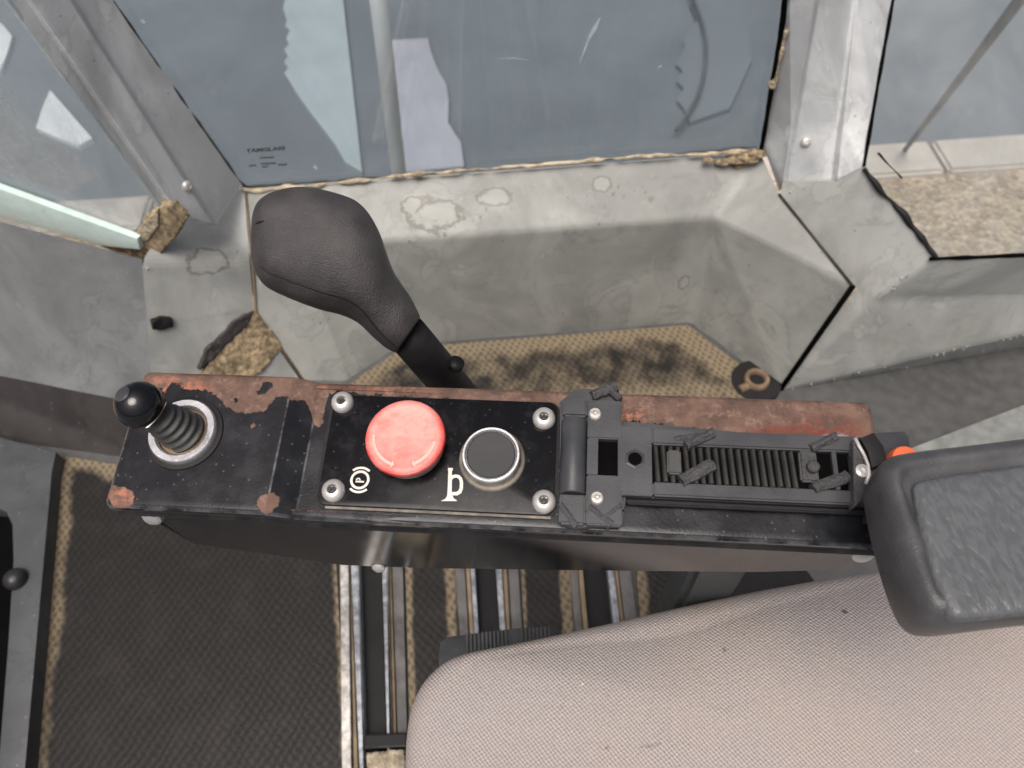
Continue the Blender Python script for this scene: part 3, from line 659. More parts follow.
def make_lid():
    r, cr = .0035, .0045
    xs = [xl + t for t in (0, .0006, .0014, .0024, .0035)]; x = xl + .005
    while x < xr - .005:
        if min(abs(x - xs1), abs(x - xs2)) > .0012: xs.append(x)
        x += .0019
    xs += [k_ + o_ for k_ in (xs1, xs2) for o_ in (-.0006, -.0002, .0002, .0006)]; xs.sort()
    xs += [xr - t for t in (.0035, .0024, .0014, .0006, 0)]
    ys = [yb + t for t in (0, .0006, .0014, .0024, .0035)]; y = yb + .005
    while y < ya - .005: ys.append(y); y += .0019
    ys += [ya - t for t in (.0035, .0024, .0014, .0006, 0)]
    V, F = [], []; nx, ny = len(xs), len(ys); hx, hy = (xr - xl) / 2, (ya - yb) / 2; cx, cy = (xr + xl) / 2, (ya + yb) / 2
    for j in ys:
        for i in xs:
            px_, py_ = i - cx, j - cy; qx, qy = abs(px_) - (hx - cr), abs(py_) - (hy - cr)
            dd = math.hypot(max(qx, 0), max(qy, 0)) + min(max(qx, qy), 0) - cr
            if dd > 0:      # pull corner points onto the rounded outline
                l_ = math.hypot(qx, qy); px_ = math.copysign(hx - cr + qx / l_ * cr, px_); py_ = math.copysign(hy - cr + qy / l_ * cr, py_); dd = 0
            e = max(0, dd + r); drop = r - math.sqrt(max(0, r * r - e * e))
            V.append(W((px_ + cx, py_ + cy, lid_h(px_ + cx) - drop + .0002 * N((i, j, 0), 40))))
    for j in range(ny - 1):
        for i in range(nx - 1): F.append([j * nx + i, j * nx + i + 1, (j + 1) * nx + i + 1, (j + 1) * nx + i])
    loop = [i for i in range(nx)] + [j * nx + nx - 1 for j in range(1, ny)] + [(ny - 1) * nx + i for i in range(nx - 2, -1, -1)] + [j * nx for j in range(ny - 2, 0, -1)]
    b0 = len(V)
    for i in loop: V.append(V[i] - NZ * .006)
    n = len(loop)
    for k in range(n): F.append([loop[k], loop[(k + 1) % n], b0 + (k + 1) % n, b0 + k])
    at = {}
    for v in V:
        for k, q_ in rust_fn(v).items(): at.setdefault(k, []).append(q_)
    return obj('cover', V, F, 'console_paint', con, 14, at)
make_lid()
# rolled lip and body under the cover
lipz = lambda x: lid_h(x) - .0095
def ribbon(name, rows, mat, smooth=40):
    V, F = [], []; n = len(rows[0])
    for rw in rows: V += [W(p) for p in rw]
    for j in range(len(rows) - 1):
        for i in range(n - 1): F.append([j * n + i, j * n + i + 1, (j + 1) * n + i + 1, (j + 1) * n + i])
    return obj(name, V, F, mat, con, smooth)
xsr = [xl + .004, xl + .02, xs1, xs2, lerp(xs2, xr, .3), lerp(xs2, xr, .6), xr]
prof = [(.0, -.0035), (-.0014, -.0045), (-.0020, -.0060), (-.0014, -.0075), (.0, -.0085)]
ribbon('lip', [[(x, yb + .001 + o_, lid_h(x) + z_ - .002) for x in xsr] for o_, z_ in prof], 'gloss_black')
sx = [(min(p.x, xr - .003), p.z) for p in (SP(152, 518), SP(195, 544), SP(268, 554), SP(342, 565), SP(420, 568), SP(560, 570), SP(755, 572), SP(880, 572))]
zt = lambda x: lid_h(x) - .012
ribbon('side_panel', [[(x, yb + .0035, min(zt(x), z + .014)) if False else (x, yb + .0035, zt(x)) for x, z in sx], [(x, yb + .003, min(z, zt(x) - .002)) for x, z in sx], [(x, yb + .010, min(z, zt(x) - .002) - .002) for x, z in sx], [(x, ya - .004, min(z, zt(x) - .002) - .002) for x, z in sx], [(x, ya - .004, zt(x) + .004) for x, z in sx]], 'gloss_black', 30)
x_ = sx[0][0]
ribbon('end_panel', [[(x_, yb + .004, LH - .005), (x_, ya - .004, LH - .005)], [(x_, yb + .004, sx[0][1]), (x_, ya - .004, sx[0][1])]], 'gloss_black')
pw = W((.125, .0, -.09)); from_bm('pedestal', box(pw.x, pw.y, .0, .035, .03, pw.z + .01, 0, .004), 'frame_grey', con)
def side_bolt(x, y, r=.0045):
    p = SP(x, y); V, F = lathe([(r, -.001), (r * .95, .0015), (r * .6, .0027), (r * .2, .003)], 18, W((p.x, yb + .0028, p.z)), NZ * .45 - NY); obj('side_bolt', V, F, 'screw_metal', con, 40)
side_bolt(153, 516, .0048); side_bolt(379, 566, .004); side_bolt(862, 553, .0048)

# button plate
pc = [CL(331, 389, .001), CL(556, 410, .001), CL(555, 516, .001), CL(323, 505, .001)]
bx0, bx1 = (pc[0].x + pc[3].x) / 2, (pc[1].x + pc[2].x) / 2; by1, by0 = (pc[0].y + pc[1].y) / 2, (pc[2].y + pc[3].y) / 2
def rrect(x0, x1, y0, y1, r, z, n=6):
    o = []
    for cx, cy, a0 in ((x1 - r, y1 - r, 0), (x0 + r, y1 - r, 90), (x0 + r, y0 + r, 180), (x1 - r, y0 + r, 270)):
        for i in range(n + 1): a = R(a0 + 90 * i / n); o.append(W((cx + r * math.cos(a), cy + r * math.sin(a), z)))
    return o
dn = -NZ
from_bm('plate_gasket', slab(rrect(bx0 - .0016, bx1 + .0012, by0 - .0016, by1 + .0006, .005, .0007), dn * .003), 'rubber', con)
from_bm('dust_line', slab([W(p) for p in ((bx0 + .004, by0 - .0015, .0012), (bx1 - .001, by0 - .0015, .0012), (bx1 - .001, by0 - .0004, .0012), (bx0 + .004, by0 - .0004, .0012))], dn * .002), 'dusty_collar', con)
bp = from_bm('button_plate', slab(rrect(bx0, bx1, by0, by1, .004, .0020), dn * .003, True, .0005), 'plate_black', con, 40)
BT = .0020
scr_prof = [(.0052, 0), (.0052, .0012), (.0047, .0027), (.0036, .0036), (.0024, .0039), (.0021, .0036), (.0019, .0012), (.0003, .0010)]
s0 = None
for x, y in ((343, 403), (544, 419), (334, 491), (544, 502)):
    p = CL(x, y, BT); q_ = W((p.x, p.y, BT))
    if s0 is None: V, F = lathe(scr_prof, 28, q_, NZ); s0 = obj('plate_screw', V, F, 'screw_metal', bp, 35); ref0 = q_
    else: again_at(s0, ref0, q_, 'plate_screw', bp)
    V, F = lathe([(.0021, 0), (.0019, .0006), (.0002, .0007)], 6, q_ + NZ * .0010, NZ); obj('socket', V, F, 'screw_dark', bp)
# red mushroom button
RH = .012
c = CL(405, 437, RH); rc_ = W((c.x, c.y, BT)); RR = .0178
rb_prof = [(.0125, 0), (.0125, .0045), (.0160, .0052), (.0172, .0066), (RR, .0078), (RR, .0090), (.0175, .0101), (.0164, .0108), (.0150, .0110), (.0138, .0108), (.0110, .0106), (.0080, .0107), (.0040, .0108), (.0005, .0108)]
V, F = lathe(rb_prof, 56, rc_, NZ)
fade = []
for v in V:
    q_ = CI @ v - CI @ rc_; r_ = math.hypot(q_.x, q_.y)
    fade.append(min(1, max(0, (RR - r_) / .0030)) * .68 + .10 + (.22 if q_.y > 0 else 0) if q_.z > .0085 else .15)
prb = obj('park_brake_button', V, F, 'faded_red', con, 40, {'fade': fade}); prb['label'] = 'faded red mushroom button'
V, F = lathe([(.0160, 0), (.0158, .002), (.0140, .0030), (.0126, .0032)], 40, rc_, NZ); obj('collar', V, F, 'dusty_collar', prb, 40)
def flat_arc(cen, r, w_, a0, a1, z, n=16, head=0.0, h=.0003):
    P = []
    for i in range(n + 1):
        a = R(lerp(a0, a1, i / n)); P.append((a, r + w_ / 2))
    for i in range(n, -1, -1):
        a = R(lerp(a0, a1, i / n)); P.append((a, r - w_ / 2))
    if head:
        k = n + 1; a = R(a1); sg = 1 if a1 > a0 else -1
        P[k - 1:k + 1] = [(a, r + w_ / 2), (a, r + w_ * 1.5), (a + sg * head, r), (a, r - w_ * 1.5), (a, r - w_ / 2)]
    return slab([CM @ Vector((cen[0] + rr * math.cos(a), cen[1] + rr * math.sin(a), z)) for a, rr in P], dn * h)
cl_ = CI @ rc_
for a0, a1 in ((180, 252), (352, 296)):
    from_bm('arrow_mark', flat_arc((cl_.x, cl_.y), .0136, .0013, a0, a1, BT + .01115, 16, .1, .0007), 'faded_pink', prb)
# horn button
HH = .008
c = CL(491, 455, HH); hc = W((c.x, c.y, BT))
V, F = lathe([(.0130, 0), (.0130, .0015), (.0122, .0022), (.0121, .0050), (.0127, .0054), (.0128, .0066), (.0124, .0072), (.0116, .0072), (.0112, .0066), (.0110, .0060), (.0005, .0059)], 56, hc, NZ)
hb = obj('horn_button', V, F, 'chrome', con, 35)
V, F = lathe([(.0109, .0056), (.0109, .0063), (.0102, .0069), (.0060, .0068), (.0005, .0067)], 48, hc, NZ); obj('cap', V, F, 'cap_black', hb, 40)
V, F = lathe([(.0148, 0), (.0144, .0011), (.0132, .0016), (.0124, .0040)], 40, hc, NZ); obj('dusty_ring', V, F, 'dusty_collar', hb, 40)
# printed symbols
c = CL(360, 480, BT)
for a in ((flat_arc((c.x, c.y), .0038, .0011, 0, 360, BT + .0003, 40)), (flat_arc((c.x, c.y), .0056, .0010, 48, 132, BT + .0003)), (flat_arc((c.x, c.y), .0056, .0010, 228, 312, BT + .0003))):
    from_bm('parking_mark', a, 'white_print', bp)
def glyph(name, polys):
    for P in polys: from_bm(name, slab([W((x, y, BT + .0003)) for x, y in P], dn * .0003), 'white_print', bp)
u = .00046
glyph('parking_mark', [[(c.x - 4 * u, c.y - 2.6 * u), (c.x + 4.4 * u, c.y - 2.6 * u), (c.x + 4.4 * u, c.y - 1.0 * u), (c.x - 4 * u, c.y - 1.0 * u)]])
from_bm('parking_mark', flat_arc((c.x - 1.6 * u, c.y - .4 * u), 1.75 * u, 1.2 * u, 0, 180, BT + .0003, 14), 'white_print', bp)
def LP(x, y): p = CL(x, y, BT); return (p.x, p.y)
def crop(x, y): return LP(435 + x / 15.35, 460 + y / 15.36)
glyph('horn_mark', [[crop(*p) for p in [(200, 125), (275, 125), (275, 155), (262, 170), (258, 520), (285, 590), (345, 632), (90, 632), (160, 600), (190, 550), (198, 400), (205, 170), (200, 155)]]])
ring = [(255, 240), (310, 225), (370, 232), (415, 275), (432, 340), (430, 440), (405, 510), (350, 545), (262, 545)]; inner = [(262, 495), (330, 492), (365, 470), (380, 430), (382, 340), (368, 295), (330, 272), (290, 278), (258, 310)]
n = len(ring)
for i in range(n - 1): glyph('horn_mark', [[crop(*ring[i]), crop(*ring[i + 1]), crop(*inner[n - 2 - i]), crop(*inner[n - 1 - i])]])

# small lever switch on the raised left end
lb = CL(181, 430, LH + .004); lw = W((lb.x, lb.y, LH))
V, F = lathe([(.0178, 0), (.0176, .0008), (.0160, .0012)], 40, lw, NZ); ls = obj('lever_switch', V, F, 'rubber', con, 40)
V, F = lathe([(.0156, .0005), (.0156, .0030), (.0149, .0040), (.0122, .0040), (.0114, .0034), (.0112, .0010)], 48, lw, NZ); obj('ring_nut', V, F, 'chrome', ls, 35)
V, F = lathe([(.0112, .0012), (.0111, .0018), (.0040, .0020)], 32, lw, NZ); obj('base_washer', V, F, 'brown_metal', ls, 40)
bw = W((lb.x, lb.y, LH + .001)); kn = CI @ PL(140, 405, W((0, 0, LH + .027)), NZ); kn = W(kn)
ax = (kn - bw); Ln = ax.length
prof = []; nr = 6
for i in range(nr * 8 + 1):
    t = i / (nr * 8); rad = lerp(.0094, .0056, t) + .0010 * math.cos(2 * math.pi * t * nr); prof.append((rad, t * Ln * .86))
V, F = lathe(prof, 36, bw, ax); obj('bellows', V, F, 'plastic_rib', ls, True)
prof = [(.0066, -.0085)] + [(.0102 * math.sin(R(a)) , -.0102 * math.cos(R(a))) for a in range(50, 181, 8)]
V, F = lathe(prof, 40, kn, ax); simple('knob_black', (.006, .006, .0065), .1, var=.3, bump=.00005, spec=.6); obj('ball_knob', V, F, 'knob_black', ls, True)
V, F = lathe([(.0036, 0), (.003, .0006), (.0003, .0007)], 18, kn + ax.normalized() * .0099, ax); obj('knob_plug', V, F, 'plastic_dark', ls, 40)

# ------------------------------------------------------------------ throttle housing on the console
HT = .0085
def HL(x, y, h=HT): p = CL(x, y, h); return p.x, p.y
hs = from_bm('lever_housing', slab([W((*HL(x, y, .004), .004)) for x, y in [(560, 402), (575, 389), (591, 389), (600, 392), (619, 401), (622, 421), (862, 444), (866, 508), (626, 497), (622, 524), (575, 528), (560, 524)]], dn * .0055), 'plastic_dark', con)
hx = lambda x, y=460: HL(x, y)[0]
hyv = lambda x, y: HL(x, y)[1]
X_ = [hx(587), hx(598), hx(618), hx(652), hx(819), hx(838), hx(851), hx(868)]
ytop = hyv(740, 430); ybot = hyv(740, 500); yh0 = hyv(610, 475); yh1 = hyv(610, 439); ys0 = hyv(740, 485); ys1 = hyv(740, 447)
def bxl(name, x0, x1, y0, y1, z0, z1, mat, parent, bev=.0006):
    return from_bm(name, box((x0 + x1) / 2, (y0 + y1) / 2, z0, x1 - x0, y1 - y0, z1 - z0, 0, bev, CM), mat, parent, 40)
g = .0001
yhead0, yhead1 = hyv(600, 525), hyv(600, 400)
bxl('top_plate', X_[0] + .0, hx(622), yh1 + g, yhead1, .004, HT, 'plastic_dark', hs); bxl('top_plate', X_[0], hx(622), yhead0, yh0 - g, .004, HT, 'plastic_dark', hs)
bxl('top_plate', X_[0], X_[1], yh0, yh1, .004, HT - .0001, 'plastic_dark', hs, .0002); bxl('top_plate', X_[2], X_[3], ybot, ytop, .004, HT - .0003, 'plastic_dark', hs, .0003)
bxl('side_bar', X_[3] + g, X_[7], ys1, ytop - .0005, .004, HT - .0006, 'plastic_dark', hs, .0008); bxl('side_bar', X_[3] + g, X_[7], ybot + .0004, ys0, .004, HT - .0006, 'plastic_dark', hs, .0008)
bxl('dark_pocket', X_[1], X_[2], yh0, yh1, .0042, .0046, 'black_gap', hs, 0); bxl('slot_floor', X_[3], X_[6], ys0, ys1, .0041, .0045, 'black_gap', hs, 0)
bxl('cross_piece', X_[5] - .002, X_[5], ys0 + g, ys1 - g, .0046, HT - .001, 'plastic_dark', hs, .0003); bxl('end_plate', X_[6], X_[7], ys0 + g, ys1 - g, .004, HT - .0008, 'plastic_dark', hs, .0003)
# half-round front bar
V, F = [], []
y0_, y1_ = hyv(573, 492), hyv(573, 417); x0_, x1_ = hx(560), hx(587)
for yy in (y0_, y0_ + .0006, y1_ - .0006, y1_):
    s_ = .93 if yy in (y0_, y1_) else 1
    for i in range(13):
        a = R(180 * i / 12); V.append(W(((x0_ + x1_) / 2 - math.cos(a) * (x1_ - x0_) / 2 * s_, yy, .004 + math.sin(a) * .0062 * s_)))
for j in range(3):
    for i in range(12): F.append([j * 13 + i, j * 13 + i + 1, j * 13 + 14 + i, j * 13 + 13 + i])
F.append(list(range(13))); F.append([39 + i for i in range(13)])
obj('round_bar', V, F, 'plastic_dark', hs, 50)
for yy0, yy1 in ((yhead0, y0_ - .0008), (y1_ + .0008, yhead1 + .001)): bxl('corner_block', x0_ + .0004, X_[0] - g, yy0, yy1, .004, HT - .0008, 'plastic_dark', hs, .001)
s1_ = None
for x, y in ((595, 414), (597, 498)):
    p = HL(x, y); q_ = W((p[0], p[1], HT))
    if s1_ is None: V, F = lathe([(.0029, -.0002), (.0029, .0004), (.0024, .0012), (.0011, .0013), (.0008, .0006), (.0002, .0005)], 24, q_, NZ); s1_ = obj('housing_screw', V, F, 'worn_metal', hs, 35); ref1 = q_
    else: again_at(s1_, ref1, q_, 'housing_screw', hs)
p = HL(635, 459); V, F = lathe([(.0046, 0), (.0046, .0004), (.0036, .0007), (.0030, .0004), (.0029, -.003)], 6, W((p[0], p[1], HT - .0003)), NZ); obj('hole_rim', V, F, 'plastic_dark', hs)
V, F = lathe([(.0029, 0), (.0028, .0001)], 20, W((p[0], p[1], HT + .0006)), NZ); obj('hole', V, F, 'black_gap', hs)
# ribs of the bellows in the slot
rb0 = None; xa, xb = hx(659), hx(796); nrib = 19
for i in range(nrib):
    xx = lerp(xa, xb, i / (nrib - 1)); wv = (xb - xa) / (nrib - 1) * .66
    tall = .0032 if i not in (1,) else .0020
    if rb0 is None:
        V, F = [], []
        for yy in (ys0 + .0004, ys1 - .0004):
            for k in range(7): a = R(180 * k / 6); V.append(W((xx - math.cos(a) * wv / 2 + (yy - ys0) * -.06, yy, .0044 + math.sin(a) * .0032)))
        F = [[k, k + 1, 8 + k, 7 + k] for k in range(6)] + [list(range(7)), list(range(7, 14))]
        rb0 = obj('rib', V, F, 'plastic_rib', hs, 50)
    else:
        o = bpy.data.objects.new('rib', rb0.data); col.objects.link(o); o.parent = hs
        o.matrix_basis = Matrix.Translation(rb0.matrix_basis.translation + Vector((xx - xa, .0002 * math.sin(i * 2.1), -.0004 * (i % 3 == 0))))
bxl('slider_block', hx(667), hx(681), hyv(670, 474), hyv(670, 450), .0045, .0092, 'plastic_rib', hs, .0008)
bxl('slider_block', hx(800), hx(818), hyv(810, 481), hyv(810, 450), .0045, .0078, 'broken_plastic', hs, .0008)
V, F = lathe([(.0026, 0), (.0026, .003), (.002, .0036), (.0004, .0037)], 16, W((*HL(812, 468, .008), .0076)), NZ); obj('pivot_pin', V, F, 'broken_plastic', hs, 40)
def shard(cx, cy, ang, ln, wd, h0, ht, seed):
    rnd = random.Random(seed); ox, oy = HL(cx, cy, h0); ca, sa = math.cos(R(ang)), math.sin(R(ang)); bm = bmesh.new(); n = 6; top, bot = [], []
    rows = []
    for i in range(n + 1):
        t = i / n - .5; row = []
        for sgn in (-1, -.3, .3, 1):
            a_ = t * ln * (1 + .05 * rnd.uniform(-1, 1)); b_ = sgn * wd / 2 * (1 + .14 * rnd.uniform(-1, 1)); z = h0 + .65 * ht * (.8 + .2 * rnd.random()) * (1 if abs(sgn) < .5 else .6)
            row.append(bm.verts.new(W((ox + a_ * ca - b_ * sa, oy + a_ * sa + b_ * ca, z))))
        rows.append(row)
    low = [[bm.verts.new(v.co - NZ * (ht * 1.1 + .0003)) for v in r_] for r_ in (rows)]
    for i in range(n):
        for k in range(3): bm.faces.new([rows[i][k], rows[i][k + 1], rows[i + 1][k + 1], rows[i + 1][k]]); bm.faces.new([low[i][k], low[i + 1][k], low[i + 1][k + 1], low[i][k + 1]])
        for k in (0, 3): bm.faces.new([rows[i][k], rows[i + 1][k], low[i + 1][k], low[i][k]])
    for i in (0, n):
        for k in range(3): bm.faces.new([rows[i][k], rows[i][k + 1], low[i][k + 1], low[i][k]])
    from_bm('broken_clip', bm, 'broken_plastic', hs)
for a in ((699, 440, 28, .014, .0040, HT - .001, .006, 1), (690, 437, 12, .014, .0022, HT - .001, .0022, 7), (697, 473, 30, .016, .0050, HT - .001, .0045, 2), (823, 443, 30, .013, .0035, HT - .001, .0045, 3), (830, 483, 22, .016, .0048, HT - .001, .0045, 4), (604, 392, 28, .012, .0045, HT - .004, .006, 5), (600, 516, -35, .012, .0045, HT - .002, .004, 6), (613, 394, -45, .009, .0030, HT - .004, .006, 8), (612, 513, 40, .010, .0035, HT - .002, .004, 9), (568, 515, -55, .012, .0025, HT - .001, .002, 10)): shard(*a)
# right end: strap, metal edge, grey block, orange tip
eb = from_bm('end_block', slab([W((*HL(x, y, .006), .006)) for x, y in [(872, 432), (905, 430), (910, 436), (914, 470), (914, 520), (868, 520)]], dn * .02, True, .002), 'plastic_dark', con, 40)
from_bm('strap', slab([W((*HL(x, y, .012), .012)) for x, y in [(860, 438), (874, 432), (884, 446), (888, 462), (872, 468), (868, 452)]], dn * .006, True, .001), 'rubber', eb, 40)
V, F = tube([W((*HL(x, y, .0125), .0125)) for x, y in [(855, 438), (859, 446), (864, 455), (868, 465), (869, 474), (866, 484)]], .0008, 8); obj('metal_edge', V, F, 'worn_metal', eb, True)
from_bm('end_cap', slab([W((*HL(x, y, .0115), .0115)) for x, y in [(853, 440), (860, 450), (867, 466), (868, 480), (862, 500), (854, 508)]], dn * .006, True, .0006), 'broken_plastic', eb, 40)
p = HL(862, 471, .0118); V, F = lathe([(.0029, 0), (.0028, .0010), (.0016, .0014), (.0012, .0009), (.0002, .0008)], 20, W((p[0], p[1], .0116)), NZ); obj('end_screw', V, F, 'screw_metal', eb, 35)
p = HL(906, 459, .014); V, F = lathe([(.0062, 0), (.0062, .006), (.0054, .0085), (.0030, .0095), (.0004, .0097)], 24, W((p[0], p[1], .006)), NZ); obj('orange_tip', V, F, 'orange', eb, 40)
# ledge plate below the housing
bxl('step_bar', hx(627), hx(880), hyv(740, 506), hyv(740, 501), .0008, .0042, 'rubber', hs, .0006)

# ------------------------------------------------------------------ gear lever behind the console
gl_ = thing('gear_lever', 'dark leather grained gear lever leaning up left behind the console', 'gear lever', Z(520, 440, 0))
pairs = [((251, 230), (250.5, 246)), ((252.5, 214), (251.5, 260)), ((259, 201), (257, 275)), ((275, 192), (267, 287)), ((302, 188), (289, 298)), ((335, 194), (318, 309)), ((360, 205), (341, 315)), ((378, 230), (358, 323)), ((393, 270), (374, 338)), ((410, 296), (386, 348)), ((419, 314), (394, 352)), ((420, 318), (397, 352))]
cps = [(Vector(((a[0] + b[0]) / 2, (a[1] + b[1]) / 2))) for a, b in pairs]
def loft(pairs, dfun, thick, expo, seg=40, sub=5):
    def cr(p0, p1, p2, p3, t): return .5 * ((2 * p1) + (p2 - p0) * t + (2 * p0 - 5 * p1 + 4 * p2 - p3) * t * t + (3 * p1 - p0 - 3 * p2 + p3) * t ** 3)
    A = [Vector((*a, *b)) for a, b in pairs]; S = []
    for i in range(len(A) - 1):
        for k in range(sub): S.append(cr(A[max(i - 1, 0)], A[i], A[i + 1], A[min(i + 2, len(A) - 1)], k / sub))
    S.append(A[-1]); V, F = [], []
    for i, s_ in enumerate(S):
        t = i / (len(S) - 1); d_ = dfun(t); a, b = D(s_[0], s_[1], d_), D(s_[2], s_[3], d_); cen = (a + b) / 2; e1 = (a - b) / 2; hw = e1.length; e2 = (CAM - cen).normalized(); e2 = (e2 - e1.normalized() * e2.dot(e1.normalized())).normalized() * hw * thick(t)
        for k in range(seg):
            an = 2 * math.pi * k / seg; c_, s__ = math.cos(an), math.sin(an); p = expo(t)
            V.append(cen + e1 * math.copysign(abs(c_) ** (2 / p), c_) + e2 * math.copysign(abs(s__) ** (2 / p), s__))
    n = len(S)
    for j in range(n - 1):
        for k in range(seg): F.append([j * seg + k, j * seg + (k + 1) % seg, (j + 1) * seg + (k + 1) % seg, (j + 1) * seg + k])
    F.append(list(range(seg))); F.append([(n - 1) * seg + k for k in range(seg)])
    return V, F
V, F = loft(pairs, lambda t: lerp(.385, .405, t), lambda t: lerp(.62, .95, t), lambda t: lerp(2.5, 2.0, t), 56, 6)
obj('grip', V, F, 'grip_leather', gl_, True)
for k_, j0, j1 in ((21, 14, 58), (12, 10, 16)):
    P_ = [V[j * 56 + k_] for j in range(j0, j1)]; V2, F2 = tube(P_, [.0003 + .0004 * math.sin(math.pi * i / (len(P_) - 1)) for i in range(len(P_))], 6); obj('mould_seam', V2, F2, 'rubber', gl_, True)
pa, pb = D(407, 334, .407), D(452, 387, .50)
V, F = tube([pa, lerp(pa, pb, .5), pb, pb + (pb - pa) * 1.2, Z(500, 420, .02)], [.0113, .0122, .0130, .0130, .0130], 24)
obj('shaft', V, F, 'rubber', gl_, True)
V, F = tube([D(455, 366, .455), D(457, 362, .452)], .005, 12); obj('shaft_button', V, F, 'rubber', gl_, True)

# ------------------------------------------------------------------ seat
def offset_loop(P, d):
    out = []; n = len(P)
    for i in range(n):
        a, b, c_ = P[i - 1], P[i], P[(i + 1) % n]; e = (b - a).normalized() + (c_ - b).normalized(); e.normalize(); out.append(b + Vector((-e.y, e.x)) * d)
    return out
def smooth_loop(P, sub=6):
    out = []; n = len(P)
    for i in range(n):
        p0, p1, p2, p3 = P[i - 1], P[i], P[(i + 1) % n], P[(i + 2) % n]
        for k in range(sub):
            t = k / sub; out.append(.5 * ((2 * p1) + (p2 - p0) * t + (2 * p0 - 5 * p1 + 4 * p2 - p3) * t * t + (3 * p1 - p0 - 3 * p2 + p3) * t ** 3))
    return out
st = thing('operator_seat', 'beige woven fabric seat cushion with a rounded front corner', 'seat', (.35, -.05, 0))
SZ = .40
px = [(398, 900), (399, 800), (402, 730), (410, 694), (427, 668), (455, 650), (520, 636), (610, 616), (720, 591), (820, 573), (900, 562), (1000, 552), (1100, 548), (1180, 580), (1200, 700), (1200, 1000), (900, 1100), (600, 1100), (420, 1050)]
outl = [Z(x, y, SZ) for x, y in px]; P2 = smooth_loop([Vector((p.x, p.y)) for p in outl], 6)
area = sum(a.x * b.y - b.x * a.y for a, b in zip(P2, P2[1:] + P2[:1]))
if area < 0: P2 = P2[::-1]
cen = sum(P2, Vector((0, 0))) / len(P2)
V, F = [], []; rings = []
er = .019
for a in range(-90, 91, 15): rings.append((-(er - er * math.cos(R(a))) , SZ - er + er * math.sin(R(a)) * (1 if a > 0 else 2.2)))
for ins, z in rings:
    for p in P2: p = p + (cen - p).normalized() * -ins; V.append(Vector((p.x, p.y, z)))
n = len(P2); base = [p + (cen - p).normalized() * er for p in P2]
for k in range(1, 25):
    t = k / 25
    for p in base:
        q_ = p.lerp(cen, t); V.append(Vector((q_.x, q_.y, SZ + .016 * (1 - (1 - t) ** 2) + .0016 * N((q_.x, q_.y, 0), 14))))
V.append(Vector((cen.x, cen.y, SZ + .016)))
m_ = len(rings) + 24
for j in range(m_ - 1):
    for i in range(n): F.append([j * n + i, j * n + (i + 1) % n, (j + 1) * n + (i + 1) % n, (j + 1) * n + i])
for i in range(n): F.append([(m_ - 1) * n + i, (m_ - 1) * n + (i + 1) % n, m_ * n])
F.append(list(range(n))[::-1])
stc = [(655, 744, 5, 2), (646, 748, 7, 1.2), (725, 650, 3, 3), (568, 738, 2.5, 2.5), (742, 634, 2.5, 3), (560, 706, 3, 3)]
sv = []
for v in V:
    x, y = pix(v) if (v - CAM).dot(FWD) > .05 else (0, 0)
    sv.append(min([3.0] + [math.hypot((x - a) / c_, (y - b) / e_) - 1 for a, b, c_, e_ in stc]))
obj('cushion', V, F, 'seat_fabric', st, True, {'stain': sv})
from_bm('seat_base', box(.42, -.02, .06, .5, .26, .24, 0, .01), 'rubber', st)
from_bm('seat_leg', box(.42, -.02, .001, .3, .2, .06, 0, .01), 'rail_grey', st)
# ribbed black adjuster
kz = .335
kb_ = from_bm('adjuster_knob', slab([Z(x, y, kz) for x, y in [(438, 655), (440, 642), (448, 636), (520, 627), (548, 626), (557, 632), (560, 700), (440, 720)]], Vector((0, 0, -.03)), True, .002), 'plastic_dark', st, 40)
V, F = [], []
for i in range(22):
    if 11 <= i <= 13: continue
    x = 466 + i * 3.9; yt = 634.5 - (x - 466) * .085
    q_ = [Z(x, yt, kz), Z(x + 2.0, yt - .2, kz), Z(x + 3.2, yt + 30, kz), Z(x + 1.2, yt + 30, kz)]; b = len(V)
    V += [p + Vector((0, 0, .0004)) for p in q_] + [p + Vector((0, 0, .0022)) for p in q_]
    F += [[b + 4, b + 5, b + 6, b + 7]] + [[b + k, b + (k + 1) % 4, b + 4 + (k + 1) % 4, b + 4 + k] for k in range(4)]
o = obj('grip_ridges', V, F, 'plastic_dark', kb_); o['kind'] = 'stuff'

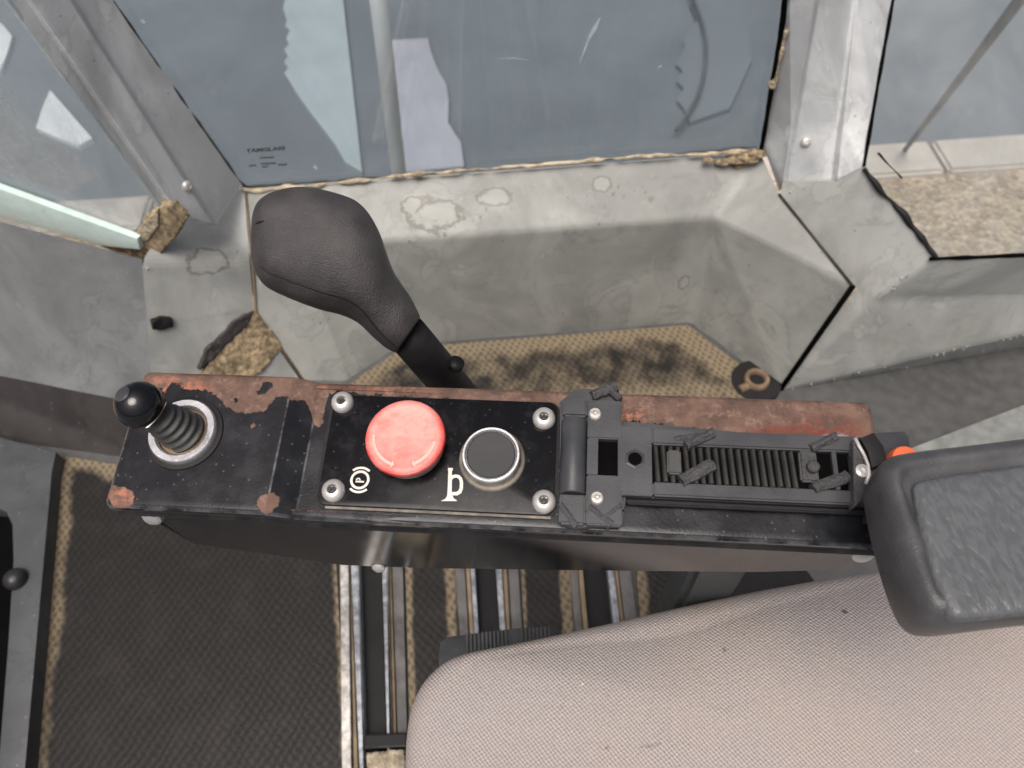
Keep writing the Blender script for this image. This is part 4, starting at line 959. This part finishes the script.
# ------------------------------------------------------------------ armrest
ar = thing('armrest', 'dark grey leather grained seat armrest reaching in from the right', 'armrest', Z(960, 560, .575))
AZ = .607
def loop2(px, z):
    L_ = smooth_loop([Vector((Z(x, y, z).x, Z(x, y, z).y)) for x, y in px], 6)
    return L_ if sum(a.x * b.y - b.x * a.y for a, b in zip(L_, L_[1:] + L_[:1])) > 0 else L_[::-1]
MA = Z(975, 545, AZ).xy; MB = Z(1190, 515, AZ).xy
def rings_obj(name, P2, prof, mat, parent):
    V, F = [], []; n = len(P2)
    for ins, z in prof:
        for p in P2:
            t = max(0, min(1, (p - MA).dot(MB - MA) / (MB - MA).length_squared)); p = p + ((MA + (MB - MA) * t) - p).normalized() * ins
            V.append(Vector((p.x, p.y, z)))
    for j in range(len(prof) - 1):
        for i in range(n): F.append([j * n + i, j * n + (i + 1) % n, (j + 1) * n + (i + 1) % n, (j + 1) * n + i])
    b = len(V); k = (len(prof) - 1) * n
    for kk, zz in ((0, prof[0][1]), (k, prof[-1][1])):
        c_ = sum((V[kk + i] for i in range(n)), Vector()) / n; V.append(c_)
        for i in range(n): F.append([kk + i, kk + (i + 1) % n, len(V) - 1])
    return obj(name, V, F, mat, parent, 60)
outer = loop2([(872, 500), (870, 482), (876, 470), (892, 463.5), (960, 455), (1024, 447), (1120, 434), (1220, 422), (1240, 500), (1250, 590), (1130, 610), (1024, 622), (965, 629), (936, 631), (917, 626), (903, 608), (889, 572), (878, 532)], AZ - .014)
shp = [(.010, AZ - .030), (.004, AZ - .029), (.0012, AZ - .024), (0, AZ - .016), (0, AZ - .010), (.0004, AZ - .0068), (.0016, AZ - .0036), (.0034, AZ - .0014), (.0056, AZ - .0002), (.0074, AZ - .0004), (.0088, AZ - .0016), (.0104, AZ - .0026), (.0125, AZ - .0028)]
rings_obj('shell', outer, shp, 'arm_shell', ar)
padl = loop2([(916, 492), (917, 482), (929, 477), (970, 470), (1024, 463), (1120, 450), (1218, 440), (1232, 500), (1242, 580), (1130, 600), (1024, 612), (970, 617), (955, 616), (946, 602), (934, 572), (922, 525)], AZ + .001)
pd = [(.0, AZ - .004), (0, AZ - .0014), (.0006, AZ - .0004), (.0022, AZ + .0003), (.0045, AZ + .0006), (.0065, AZ + .0007), (.0105, AZ + .0007)]
rings_obj('pad', padl, pd, 'arm_leather', ar)
